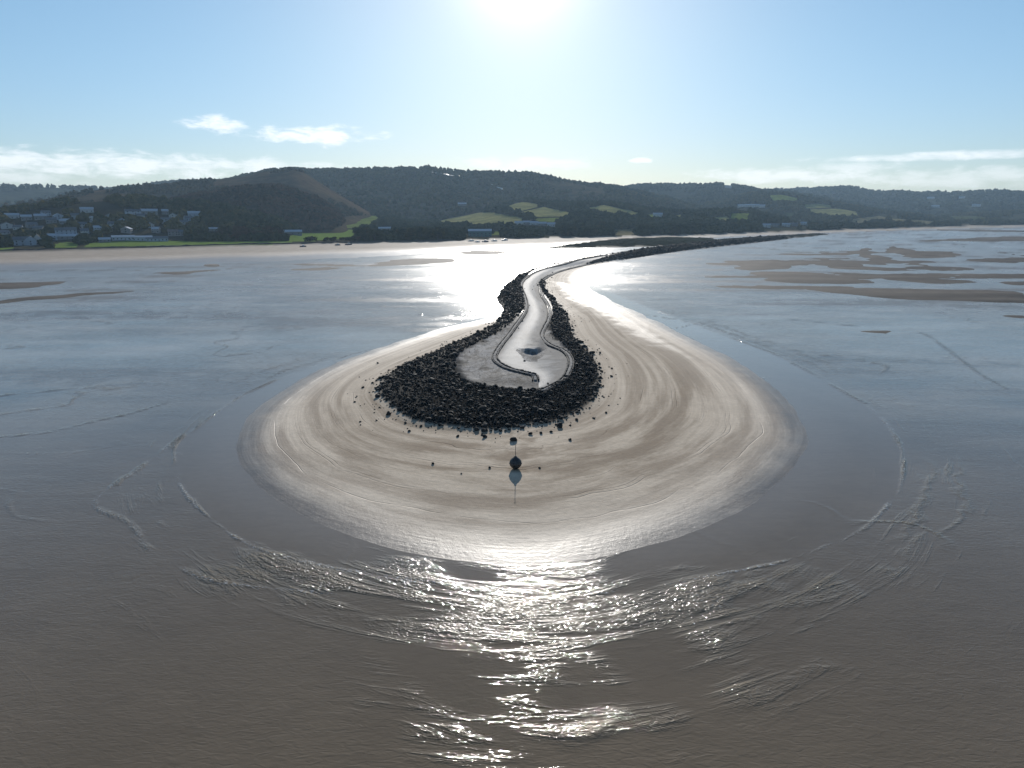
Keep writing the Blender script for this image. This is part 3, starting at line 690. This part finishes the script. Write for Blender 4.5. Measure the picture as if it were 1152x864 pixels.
# ------------------------------------------------------------------ vegetation
def m_leaf(name, col, var=.4):
    m, t, b = new_mat(name, col, .9, spec=0); P = t.n.new('ShaderNodeTexCoord').outputs['Object']
    n = t.math('ADD', t.math('MULTIPLY', t.noise(t.pos(), .12, 5, .6), .5), t.math('MULTIPLY', t.noise(t.pos(), .009, 4, .6), .5)); oi = t.n.new('ShaderNodeObjectInfo').outputs['Random']
    cc = t.mix(t.ramp(n, .36, .64), tuple(c_*(1-var)*k_ for c_, k_ in zip(col, (.8, 1, 1))), tuple(c_*(1+var)*k_ for c_, k_ in zip(col, (1.35, 1.05, .9))))
    cc = t.mix(.5, cc, t.mix(oi, (.7, .75, .8), (1.3, 1.2, 1.0)), 'MULTIPLY'); t.l.new(cc, b.inputs['Base Color']); return m
M_LEAF = [m_leaf('evergreen_foliage', (.030, .038, .018)), m_leaf('winter_twigs', (.064, .046, .032)), m_leaf('mixed_foliage', (.046, .049, .022)), m_leaf('scrub', (.06, .052, .03))]
M_BARK = simple('bark', (.05, .04, .032), .9, 4, .3)
def crown_mesh(kind, seed, faces=420):
    """foliage as many small leaf clumps spread through a lumpy crown"""
    r = np.random.default_rng(seed); V = []; Fc = []
    if kind == 'cone': lumps = [((0, 0, .25+.7*k/6), .34*(1-k/6.5)+.04) for k in range(6)]
    else: lumps = [((r.uniform(-.3, .3), r.uniform(-.3, .3), r.uniform(.38, .82)), r.uniform(.16, .3)) for _ in range(9)]
    for i in range(faces):
        (cx, cy, cz_), rr = lumps[int(r.integers(len(lumps)))]
        d = r.normal(size=3); d /= np.linalg.norm(d); p = np.array([cx, cy, cz_])+d*rr*r.uniform(.55, 1.05)*np.array([1, 1, .8])
        s_ = r.uniform(.035, .08)*(.8 if kind == 'bare' else 1); a = r.normal(size=3); a /= np.linalg.norm(a); b_ = np.cross(a, d); b_ /= (np.linalg.norm(b_)+1e-6)
        b0 = len(V); V += [p-a*s_, p+b_*s_, p+a*s_, p-b_*s_]; Fc.append((b0, b0+1, b0+2, b0+3))
    return mesh_np('crown', np.array(V), np.array(Fc), False)
def trunk_mesh(seed, h=.55):
    r = random.Random(seed); mb = MB(); mb.tube([(0,0,-.04),(.01,0,.2),(0,.01,h)], [.035,.026,.012], 6)
    for _ in range(4): a = r.uniform(0, 6.28); mb.tube([(0,0,r.uniform(.2,.4)),(.22*math.cos(a),.22*math.sin(a),r.uniform(.5,.7))], [.014,.006], 4)
    return mb.mesh('trunk')
PROTO = []
for i, (kind, mt) in enumerate((('round',0),('round',2),('bare',1),('cone',0),('round',1),('cone',2),('round',3))):
    cm = crown_mesh(kind, 50+i, 300 if kind == 'bare' else 460); cm.materials.append(M_LEAF[mt]); tm = trunk_mesh(i); tm.materials.append(M_BARK); PROTO.append((cm, tm, kind))
TREE_N = 0
def tree(x_, y_, z_, h, k, lab, grp, name=None):
    cm, tm, kind = PROTO[k]; e = bpy.data.objects.new(name or ('conifer' if kind == 'cone' else 'tree'), None); COL.objects.link(e); e.location = (x_, y_, z_-.3)
    w = h*random.uniform(.85, 1.25)*(1.25 if kind != 'cone' else .9); e.scale = (w, w, h); e.rotation_euler.z = random.uniform(0, 6.28)
    for nm, me_ in (('crown', cm), ('trunk', tm)):
        o = bpy.data.objects.new(nm, me_); COL.objects.link(o); o.parent = e
    tag(e, lab, 'tree', grp); return e
# woods as masses over the slopes; each crown a broken lump of clumps
def lump(seed):
    r = np.random.default_rng(seed); v = ICO2.copy(); n_ = r.normal(size=len(v)); v = v*(1+.26*n_)[:, None]; v[:, 2] *= .95; return v
LUMPS = [lump(900+i) for i in range(8)]
LUMP1 = [ICO1*(1+.25*np.random.default_rng(i).normal(size=len(ICO1)))[:, None] for i in range(8)]
HOUSE_PX = []
def wood(hname, count, hrange, lab, dens=None, mat=0, tmax=1.03, name='woodland', tmin=0.0):
    h = HILLS[hname]; a0, a1 = max(h['A'][0], -.80), min(h['A'][-1], .80); r = np.random.default_rng(h['seed']+77)
    A = r.uniform(a0, a1, count*5); t = tmin+(tmax-tmin)*r.random(count*5)**.8; D = h['Df']+(h['Dc']-h['Df'])*t
    Pp = np.stack([D*np.sin(A), D*np.cos(A)], 1); z_, _ = hill_z(h, Pp)
    top = ground(Pp)
    for o_ in HILLS.values():
        if o_ is not h: top = np.maximum(top, hill_z(o_, Pp)[0])
    qx, qy = topx(Pp[:, 0], Pp[:, 1], z_); ok = (z_ > top-1) & (field_of(qx, qy) < 0) & (field_of(qx, qy-2.2) < 0)
    if dens is not None: ok &= r.random(len(A)) < dens(Pp, t, qx, qy)
    for hx, hy, hw in HOUSE_PX: ok &= ~((np.abs(qx-hx) < hw*.75) & (qy > hy-4) & (qy < hy+5.5))
    idx = np.nonzero(ok)[0][:count]; Vs = []; Fs = []; b0 = 0
    for j in idx:
        s_ = r.uniform(*hrange); far = D[j] > 1500; V0 = (LUMP1 if far else LUMPS)[int(r.integers(8))]; F0 = ICF1 if far else ICF2
        v = (V0*np.array([s_*.55, s_*.55, s_*.55]))@rotm(r.uniform(0, 6.28)).T+np.array([Pp[j, 0], Pp[j, 1], z_[j]+s_*.33]); Vs.append(v); Fs.append(F0+b0); b0 += len(v)
    if not Vs: return
    o = link(name, mesh_np(name, np.vstack(Vs), np.vstack(Fs), False), M_LEAF[mat]); tag(o, lab, 'woodland', kind='stuff'); print(name, hname, len(idx))

# ------------------------------------------------------------------ houses
W_WHITE = simple('white_render', (.42, .42, .41), .8, 1, .1); W_SHADE = simple('shade_tinted_render', (.36, .40, .45), .8, 1, .12); W_STONE = simple('grey_stone', (.22, .21, .2), .85, 1, .2)  # bluish walls: whitish render with the blue of shade mixed into its colour
W_TEAL = simple('teal_cladding', (.05, .13, .13), .6, 1, .15); R_SLATE = simple('slate', (.10, .105, .115), .65, 1, .2); R_PALE = simple('pale_metal_roof', (.38, .40, .43), .45, 1, .1); R_BROWN = simple('brown_tile', (.15, .10, .08), .6, 1, .2)
GLASS, _, _ = new_mat('window_glass', (.02, .025, .03), .08); M_DOOR = simple('painted_door', (.12, .1, .09), .5)
def house(px_, py_, w, d, h, rh, wall, roof, lab, rot=0.0, cat='house', name='house', chim=True, nw=3, gable=False):
    """gabled building: ridge along its width, or across it when gable faces the estuary"""
    p = onland(px_, py_)
    if p is None: print('no land', px_, py_); return
    e = bpy.data.objects.new(name, None); COL.objects.link(e); e.location = (p[0], p[1], p[2]-.2); e.rotation_euler.z = -math.atan2(p[0], p[1])+rot+(math.pi/2 if gable else 0)
    if gable: w, d = d, w
    x, y = w/2, d/2; mb = MB()
    mb.add([(-x,-y,-2),(x,-y,-2),(x,y,-2),(-x,y,-2),(-x,-y,h),(x,-y,h),(x,y,h),(-x,y,h),(-x,0,h+rh),(x,0,h+rh)],
           [(0,1,5,4),(1,2,6,9,5),(2,3,7,6),(3,0,4,8,7)]); mb.build('wall', wall, e)
    mb = MB(); ov = .45; t_ = .22; sl = rh/y
    for sg in (-1, 1):
        a = [(-x-ov, sg*(y+ov), h-ov*sl+.03), (x+ov, sg*(y+ov), h-ov*sl+.03), (x+ov, 0, h+rh+.03), (-x-ov, 0, h+rh+.03)]
        b = [(p_[0], p_[1], p_[2]+t_) for p_ in a]; mb.add(a+b, [(3,2,1,0),(4,5,6,7),(0,1,5,4),(1,2,6,5),(2,3,7,6),(3,0,4,7)])
    ro = mb.build('roof', roof, e)
    if chim:
        for sx in ((-x+.9,) if w < 14 else (-x+.9, x-.9)):
            mb = MB(); mb.box(sx-.45, sx+.45, -.4, .4, h+rh-.5, h+rh+1.3); mb.box(sx-.2, sx+.2, -.2, .2, h+rh+1.3, h+rh+1.7); mb.build('chimney', R_BROWN, ro)
    rows = 2 if h > 4.5 else 1
    for r_ in range(rows):
        for k in range(nw):
            cx = -x+(k+.5)*w/nw; z0 = 1.0+r_*2.7
            if r_ == 0 and k == nw//2:
                mb = MB(); mb.box(cx-.5, cx+.5, -y-.06, -y+.05, 0, 2.1); mb.build('door', M_DOOR, e); continue
            mb = MB(); mb.box(cx-.65, cx+.65, -y-.05, -y+.05, z0, z0+1.25); wn = mb.build('window', GLASS, e)
            mb = MB(); mb.box(cx-.8, cx+.8, -y-.12, -y+.02, z0-.16, z0-.02); mb.build('sill', W_WHITE, wn)
    if gable:
        for z0 in (1.0, 3.6):
            mb = MB(); mb.box(-x-.05, -x+.05, -.7, .7, z0, z0+1.3); mb.build('window', GLASS, e)
    HOUSE_PX.append((px_, py_, w/ math.hypot(p[0], p[1])*F*1.1)); tag(e, lab, cat); return e
house(26,276,16,9,6,3.2,W_SHADE,R_SLATE,'pale shade-tinted house with slate roof at the far left shore')
house(35,276,10,9,6.5,3.4,W_SHADE,R_SLATE,'narrow pale shade-tinted house beside the white gabled house', gable=True)
house(43,275.5,8,9,6.5,5,W_WHITE,R_SLATE,'white house with a tall pointed gable facing the beach', gable=True)
house(17,275.5,9,8,5,3,W_STONE,R_SLATE,'small grey house left of the pale shade-tinted shore houses')
house(70,264,14,8,5.5,3,W_SHADE,R_SLATE,'pale shade-tinted terraced house at the left end of the hillside terrace')
house(80,264,13,8,5.5,3,W_SHADE,R_SLATE,'pale shade-tinted terraced house at the right end of the hillside terrace')
house(76,269,26,8,3.6,2.4,W_STONE,R_PALE,'long low stone building with pale roof below the terrace', nw=5)
house(118,272,12,8,3,2,W_STONE,R_PALE,'small pavilion with bright pale roof on the green strip', chim=False)
house(139,270,24,10,3.6,1.6,W_SHADE,R_PALE,'long low pale building on the shore green, left wing', nw=6, chim=False)
house(158,270.5,26,10,3.8,1.6,W_SHADE,R_PALE,'long low pale building on the shore green, middle wing', nw=6, chim=False)
house(177,271,24,10,3.2,2.2,W_SHADE,R_SLATE,'low pale shade-tinted building at the right end of the shore green row', nw=6, chim=False)
house(14,246,16,8,4.5,2.4,W_WHITE,R_PALE,'white hillside house with pale roof at far left edge')
house(30,247.5,12,8,4.5,2.4,W_STONE,R_PALE,'grey hillside house with pale roof second from far left')
house(46,247,14,8,4.5,2.6,W_STONE,R_PALE,'grey hillside house with pale roof among trees above the terrace')
house(58,251,12,8,4.5,2.6,W_STONE,R_SLATE,'slate roofed grey house tucked below its hillside neighbour')
house(98,239,16,8,4.5,2.4,W_WHITE,R_PALE,'white house high on the village hill with pale roof', chim=True)
house(86,246,12,8,4.5,2.4,W_WHITE,R_SLATE,'small white house halfway up the village hill')
house(150,242,20,9,5,2.6,W_SHADE,R_SLATE,'pale shade-tinted house high on the hill above the shore green')
house(168,241,22,9,4.5,2.8,W_STONE,R_PALE,'grey house with broad pale roof near the village hill top')
house(158,246,12,8,4.5,2.4,W_WHITE,R_SLATE,'white house just below the pale shade-tinted hill house')
house(187,251,14,9,5,2.6,W_SHADE,R_SLATE,'lone pale shade-tinted house among brown woods')
house(219,243,18,9,4.5,2.4,W_SHADE,R_PALE,'pale shade-tinted house at the right end of the village hill')
house(186,241,9,8,4.5,2.4,W_STONE,R_PALE,'small grey house right of the broad roofed house')
house(239,260,16,8,3,1.4,W_STONE,R_PALE,'low shed with a bright pale roof in the dark wood', chim=False, cat='shed', name='shed')
house(195,265,12,9,5,2.6,W_STONE,R_BROWN,'stone house with brown roof behind the shore trees')
house(205,265,11,9,4.6,2.6,W_STONE,R_SLATE,'stone house with slate roof behind the shore trees')
house(329,263.5,26,12,3.6,2.4,W_STONE,R_PALE,'grey barn with pale roof beside the bright green field', chim=False, cat='barn', name='barn')
house(433,259,22,10,3.5,2.2,W_STONE,R_PALE,'low pale roofed farm building between two dark woods', chim=False, cat='barn', name='barn')
house(540,266,34,14,8,2.6,W_TEAL,R_PALE,'teal walled hall with a bright pale roof by the beach', chim=False, nw=6, cat='hall', name='hall')
house(520,231,22,12,4,2.6,W_STONE,R_PALE,'isolated barn with shining roof on the dark hillside', chim=False, cat='barn', name='barn')
for i, (a_, b_, w_, l_) in enumerate(((584,253,16,'leftmost'),(593,252.5,14,'second from left'),(601,253,16,'middle'),(610,254,15,'second from right'),(620,254.5,14,'rightmost'))):
    house(a_, b_, w_, 9, 4, 2.6, W_WHITE if i % 2 == 0 else W_STONE, R_PALE, f'pale roofed farmhouse below the olive fields, {l_} of the five')
for i, (a_, b_, w_, l_) in enumerate(((834,233,22,'leftmost'),(842,232.5,20,'second from left'),(850,233,22,'second from right'),(857,233.5,18,'rightmost'))):
    house(a_, b_, w_, 10, 5, 3, W_WHITE, R_PALE, f'white farm building on the pasture hill, {l_} of four')
house(740,243.5,20,10,4.5,3,W_WHITE,R_PALE,'white house standing alone right of the olive field strip')
house(819,211.5,26,10,6,3,W_WHITE,R_PALE,'tiny white house high on the middle right ridge')
for i, (a_, b_) in enumerate(((862,256),(872,255.5),(884,255),(893,254.5),(905,253.5))):
    house(a_, b_, 16, 9, 4.6, 2.6, (W_WHITE, W_STONE)[i % 2], (R_PALE, R_SLATE)[i % 2], ('grey shore house', 'white shore house')[(i+1) % 2]+' at the foot of the pasture hill, '+('leftmost', 'second from left', 'middle', 'second from right', 'rightmost')[i]+' of five')
for i, (a_, b_, l_) in enumerate(((1047,224,'upper left'),(1083,223.5,'upper right'),(1052,233.5,'lower left'),(1098,232.5,'lower right'))):
    house(a_, b_, 30, 12, 6, 3, W_WHITE, R_PALE, f'tiny white farmhouse on the far right ridge, {l_} of four')

for a_, b_ in ((8,257),(21,259),(36,256),(44,260),(52,243),(66,247),(74,252),(92,257),(104,250),(110,261),(124,246),(128,256),(137,251),(143,262),(168,256),(176,262),(196,246),(206,254),(212,248),(4,266),(60,270),(96,264)):
    house(a_, b_, random.uniform(8, 13), 8, random.choice((3.6, 4.8)), 2.6, random.choice((W_WHITE, W_STONE, W_SHADE)), random.choice((R_PALE, R_SLATE, R_SLATE)), 'small house half hidden among the dark trees of the village hill', random.uniform(-.5, .5), gable=random.random() < .35)['group'] = 'small houses among the village trees'
# ------------------------------------------------------------------ woods
cl = lambda s_, lo_, sc=90: (lambda Pp, t, qx, qy: ss(lo_, lo_+.35, fbm(Pp[:, 0]/sc, Pp[:, 1]/sc, s_, 3)))
wood('village_hill', 1500, (7, 13), 'dark trees massed round the village on the left hill', cl(3, -.35), 2)
wood('wooded_knoll', 1500, (7, 12), 'dark winter wood covering the rounded knoll on the left', cl(23, -.6, 90), 1)
wood('moor_spur', 1500, (4, 9), 'scrub and trees scattered over the brown moor spur', cl(5, -.05, 120), 3)
wood('main', 2900, (8, 14), 'dark wood clothing the long main hillside', cl(21, -.5, 200), 2)
wood('field_hill', 2800, (8, 14), 'dark hedgerow woods between the olive fields in the centre', cl(7, -.55, 70), 0)
wood('mid_right', 2000, (10, 16), 'blue-dark wood on the middle right ridge', cl(25, -.6, 200), 0)
wood('pasture_hill', 2200, (8, 14), 'hedgerow woods on the pasture hill to the right', cl(9, -.4, 110), 2)
wood('far_right', 2800, (12, 19), 'distant wood along the far right ridge', None, 0)
wood('low_right', 1100, (8, 14), 'low woods along the far right shore', cl(13, -.2, 120), 2)
wood('far_left', 1500, (12, 18), 'distant wood on the far left ridge', cl(15, -.2, 200), 2)
r = np.random.default_rng(5); nA = 26000; A = r.uniform(-.78, .78, nA); Dt_ = np.interp(A, ST_A, ST_D); D = Dt_+14+r.random(nA)**1.3*np.maximum(260, 1250-Dt_)
Pp = np.stack([D*np.sin(A), D*np.cos(A)], 1); zg = ground(Pp); zl = land_z(Pp); qx, qy = topx(Pp[:, 0], Pp[:, 1], zg)
ok = (zl < zg+1) & (field_of(qx, qy) < 0) & (field_of(qx, qy-2.5) < 0) & (field_of(qx, qy-6) < 0) & (fbm(Pp[:, 0]/60, Pp[:, 1]/60, 71, 3) > -.28)
for hx, hy, hw in HOUSE_PX: ok &= ~((np.abs(qx-hx) < hw*.7) & (qy > hy-3) & (qy < hy+7))
idx = np.nonzero(ok)[0][:4200]; Vs = []; Fs = []; b0 = 0
for j in idx:
    s_ = r.uniform(6, 12); v = (LUMPS[int(r.integers(8))]*s_*.52)@rotm(r.uniform(0, 6.28)).T+np.array([Pp[j, 0], Pp[j, 1], zg[j]+s_*.33]); Vs.append(v); Fs.append(ICF2+b0); b0 += len(v)
o = link('woodland', mesh_np('woodland', np.vstack(Vs), np.vstack(Fs), False), M_LEAF[0]); tag(o, 'dark low woods on the flat land just behind the far shore', 'woodland', kind='stuff'); print('low wood', len(idx))
# shoreline trees, one by one
def shore_trees(pts, count, h, lab, grp, kinds, depth=(8, 90), avoid=True):
    a = np.array(pts, float); A, _ = azel(a[:, 0], a[:, 1]); k = 0; tries = 0
    while k < count and tries < count*12:
        tries += 1
        A_ = random.uniform(A[0], A[-1]); D_ = float(np.interp(A_, ST_A, ST_D))+random.uniform(*depth)
        p = np.array([[D_*math.sin(A_), D_*math.cos(A_)]]); z_ = float(land_z(p)[0]); qx, qy = topx(p[:, 0], p[:, 1], np.array([z_]))
        if field_of(qx, qy)[0] >= 0: continue
        if any(abs(qx[0]-hx) < hw*.6+2 and qy[0] > hy-1 for hx, hy, hw in HOUSE_PX): continue
        tree(p[0, 0], p[0, 1], z_, random.uniform(*h), random.choice(kinds), lab, grp); k += 1
shore_trees([(0,280),(18,280)], 6, (7,11), 'dark tree left of the shade-tinted shore houses', 'trees left of the blue shore houses', [0,1,4])
shore_trees([(50,280),(110,278)], 16, (8,13), 'dark tree behind the left shore between the houses and the green', 'trees on the left shore', [0,1,2,4], (40,120))
shore_trees([(185,278),(325,275)], 46, (9,15), 'brown winter tree in the shore wood below the rounded knoll', 'winter trees below the knoll', [2,4,1,4], (30,150))
shore_trees([(345,276),(405,274)], 16, (5,8), 'small bushy tree in the hedge in front of the bright green field', 'hedge trees in front of the bright field', [0,1,6], (4,14))
shore_trees([(402,274),(528,271)], 60, (11,17), 'tall dark tree in the dense wood left of the teal hall', 'dense shore wood left of the hall', [0,3,5,1], (6,110))
shore_trees([(566,270),(600,268)], 14, (8,12), 'dark tree right of the teal hall', 'trees right of the hall', [0,1,3], (40,140))
shore_trees([(600,268),(690,267)], 46, (10,16), 'dark tree in the shore wood behind the rocky scar', 'shore wood behind the rocky scar', [0,3,5,1], (10,160))
shore_trees([(718,266),(790,265)], 40, (10,16), 'dark tree in the dense shore wood right of the tan clearing', 'shore wood right of the clearing', [0,3,0,1], (6,120))
shore_trees([(790,264),(1045,255)], 60, (9,14), 'dark tree along the right shore at the foot of the hills', 'trees along the right shore', [0,3,5,1], (20,200))
shore_trees([(1045,255),(1152,253)], 16, (8,12), 'dark tree along the farthest right shore', 'trees at the farthest right shore', [0,1,6], (20,160))

# low dark sea wall under the left shore
M_WALL = simple('dark_sea_wall', (.06, .052, .045), .85, .5, .3)
A_ = np.linspace(azel(-160, 280)[0], azel(505, 272)[0], 120); D_ = np.interp(A_, ST_A, ST_D)+2+2*fbm(A_*60, A_*0, 7, 3)
q = np.stack([D_*np.sin(A_), D_*np.cos(A_)], 1); o = sweep(q, ground(q), .7, 1.5, 'sea_wall', M_WALL); tag(o, 'low dark sea wall between the left beach and the green', 'wall')
# pale tracks on the main hill
M_TRACK = simple('pale_gravel', (.42, .41, .40), .5, .3, .15)
for pts, w, lab in (([(549,207.5),(555,209.5),(560,212),(566,215)], 5, 'pale gravel track slanting down the dark hill'), ([(486,195.5),(498,197.5),(510,199.5),(524,201)], 4, 'pale gravel track near the top of the main hill')):
    pp = [onland(*p_) for p_ in spline(pts, 5)]; pp = [p_ for p_ in pp if p_]
    q = np.array([(p_[0], p_[1]) for p_ in pp]); o = sweep(q, np.array([p_[2]+4 for p_ in pp]), w, 1.2, 'track', M_TRACK); tag(o, lab, 'track'); 
# small boats drawn up on the beach near the hall
M_HULL = simple('white_hull', (.7, .7, .68), .4); M_HULLB = simple('dark_hull', (.05, .06, .09), .4)
def boat(px_, py_, L_, mat, lab, rot):
    p = at(px_, py_, 2.2); e = bpy.data.objects.new('boat', None); COL.objects.link(e); e.location = (p[0], p[1], GZ(*p)+.05); e.rotation_euler.z = rot; mb = MB(); v = []; f = []
    for i in range(9):
        u_ = i/8; wd = L_*.17*math.sin(math.pi*min(u_*.62+.02+.36*(1-u_)*0+.0, 1))**.6 if u_ < .98 else .02
        wd = L_*.17*(1-(u_**3)) if u_ > .2 else L_*.17*(.8+u_); x_ = (u_-.5)*L_
        v += [(x_, -wd, L_*.16+.1*u_), (x_, -wd*.6, .15), (x_, 0, 0), (x_, wd*.6, .15), (x_, wd, L_*.16+.1*u_), (x_, wd*.85, L_*.16-.05), (x_, -wd*.85, L_*.16-.05)]
    for i in range(8):
        for j in range(7): f.append((i*7+j, i*7+(j+1) % 7, (i+1)*7+(j+1) % 7, (i+1)*7+j))
    f.append(tuple(range(7))); f.append(tuple(56+j for j in range(7))[::-1]); mb.add(v, f); mb.build('hull', mat, e)
    mb = MB(); mb.box(-L_*.1, L_*.18, -L_*.1, L_*.1, L_*.14, L_*.3); mb.build('cabin', M_HULL, e); tag(e, lab, 'boat', 'boats drawn up on the beach')
for i, (x_, y_, L_, m_, l_) in enumerate(((530,271.5,8,M_HULL,'white boat leftmost on the beach below the teal hall'),(537,272.3,7,M_HULL,'white boat on the sand below the left corner of the hall'),(546,272,9,M_HULLB,'dark hulled boat on the sand below the hall'),(556,271.3,8,M_HULL,'white boat on the sand right of the dark hulled boat'),(568,270.6,9,M_HULL,'white boat rightmost on the beach past the hall'),(341,277.5,7,M_HULLB,'dark boat on the upper beach in front of the bright field'),(380,276,7,M_HULLB,'dark boat on the beach, left of a similar one'),(392,275.5,8,M_HULLB,'dark boat on the beach, right of a similar one'))):
    boat(x_, y_, L_, m_, l_, random.uniform(-.5, .5))

# ------------------------------------------------------------------ haze
mb = MB(); mb.box(-13500, 13500, -13500, 13500, -28, 215)
hz = bpy.data.materials.new('haze'); hz.use_nodes = True; t = NT(hz); t.n.remove(t.n['Principled BSDF']); pv = t.n.new('ShaderNodeVolumePrincipled')
pv.inputs['Color'].default_value = (.55, .78, 1, 1); pv.inputs['Density'].default_value = .00007; pv.inputs['Anisotropy'].default_value = .25
t.l.new(pv.outputs[0], t.n['Material Output'].inputs['Volume']); o = mb.build('haze', hz); tag(o, kind='stuff')

# ------------------------------------------------------------------ sky and sun
wd = bpy.data.worlds.new('World'); S.world = wd; wd.use_nodes = True; t = NT(wd); bg = t.n['Background']
sky = t.n.new('ShaderNodeTexSky'); sky.sky_type = 'NISHITA'; sky.sun_disc = False; sky.sun_elevation = SUN_EL; sky.sun_rotation = SUN_AZ
sky.air_density = 1.0; sky.dust_density = 0.22; sky.ozone_density = 2.0; sky.altitude = 40
tc = t.n.new('ShaderNodeTexCoord').outputs['Generated']; sx, sy, sz = t.sep(tc)
az_ = t.math('ARCTAN2', sx, sy); el_ = t.math('ARCSINE', sz)
CLOUDS = [(243,140,36,10,.95,4),(355,152,70,11,.95,4),(70,183,260,14,.8,3.5),(250,186,150,8,.7,3.5),(20,200,60,9,.55,3),(588,184,90,9,.65,3),(720,181,12,3.5,.7,5),
          (880,197,120,9,.7,3.5),(1075,175,140,5,.8,2.5),(1090,200,160,10,.5,3.5),(960,190,60,8,.5,3)]
noi_v = t.comb(t.math('MULTIPLY', az_, 1.0), t.math('MULTIPLY', el_, 3.2), 0.0)
fine = t.noise(noi_v, 26, 7, .62, .3); tot = None
for (cx, cy, w_, h_, st, shp) in CLOUDS:
    a0, e0 = azel(cx, cy); wa = w_/F; he = h_/F
    dx = t.math('DIVIDE', t.math('SUBTRACT', az_, float(a0)), wa); dy = t.math('DIVIDE', t.math('SUBTRACT', el_, float(e0)), he)
    r2 = t.math('ADD', t.math('MULTIPLY', dx, dx), t.math('MULTIPLY', dy, dy))
    v = t.math('SUBTRACT', t.math('ADD', 1.0, t.math('MULTIPLY', t.math('SUBTRACT', fine, .5), shp)), r2)
    g = t.ramp(v, 0, .9 if shp > 4 else 1.3, 0, st); tot = g if tot is None else t.math('MAXIMUM', tot, g)
bw = t.n.new('ShaderNodeRGBToBW'); t.l.new(sky.outputs[0], bw.inputs[0]); gain = t.math('DIVIDE', 1.25, t.math('ADD', 1.0, t.math('DIVIDE', bw.outputs[0], 22.0)))
soft = t.vmath('MULTIPLY', sky.outputs[0], t.comb(gain, gain, gain))
skyc = t.mix(1.0, soft, t.mix(t.ramp(el_, R(0), R(14)), (.74, .84, 1.06), (.81, .95, 1.02)), 'MULTIPLY')
sdv = (math.sin(SUN_AZ)*math.cos(SUN_EL), math.cos(SUN_AZ)*math.cos(SUN_EL), math.sin(SUN_EL))
dn = t.n.new('ShaderNodeVectorMath'); dn.operation = 'DOT_PRODUCT'; t.l.new(tc, dn.inputs[0]); dn.inputs[1].default_value = sdv
au = t.math('ADD', t.math('MULTIPLY', t.math('POWER', t.math('MAXIMUM', dn.outputs['Value'], 0.0), 380.0), 6.0), t.math('MULTIPLY', t.math('POWER', t.math('MAXIMUM', dn.outputs['Value'], 0.0), 40.0), 1.3))
skyc = t.vmath('ADD', skyc, t.comb(t.math('MULTIPLY', au, 1.25), au, t.math('MULTIPLY', au, .9)))
# a cloud is lit by the same sky: the brightness of the sky behind it plus its own scattered light
lum = t.mix(.75, skyc, (12.5, 12.5, 12.8)); cl_ = t.mix(tot, skyc, lum)
t.l.new(cl_, bg.inputs['Color']); bg.inputs['Strength'].default_value = .082
sl = bpy.data.lights.new('sun', 'SUN'); sl.energy = 3.8; sl.angle = R(.53); sl.color = (1, .95, .88)
so = bpy.data.objects.new('sun', sl); COL.objects.link(so)
dv = Vector((math.sin(SUN_AZ)*math.cos(SUN_EL), math.cos(SUN_AZ)*math.cos(SUN_EL), math.sin(SUN_EL))); so.rotation_euler = dv.to_track_quat('Z', 'Y').to_euler()
S.view_settings.view_transform = 'Standard'; S.view_settings.look = 'None'; S.view_settings.exposure = .35; S.view_settings.gamma = 1
S.render.engine = 'CYCLES'; S.cycles.use_denoising = True; S.cycles.max_bounces = 6; S.cycles.volume_bounces = 0; S.cycles.transparent_max_bounces = 4
S.cycles.sample_clamp_indirect = 8; S.cycles.use_adaptive_sampling = True; S.cycles.caustics_reflective = False
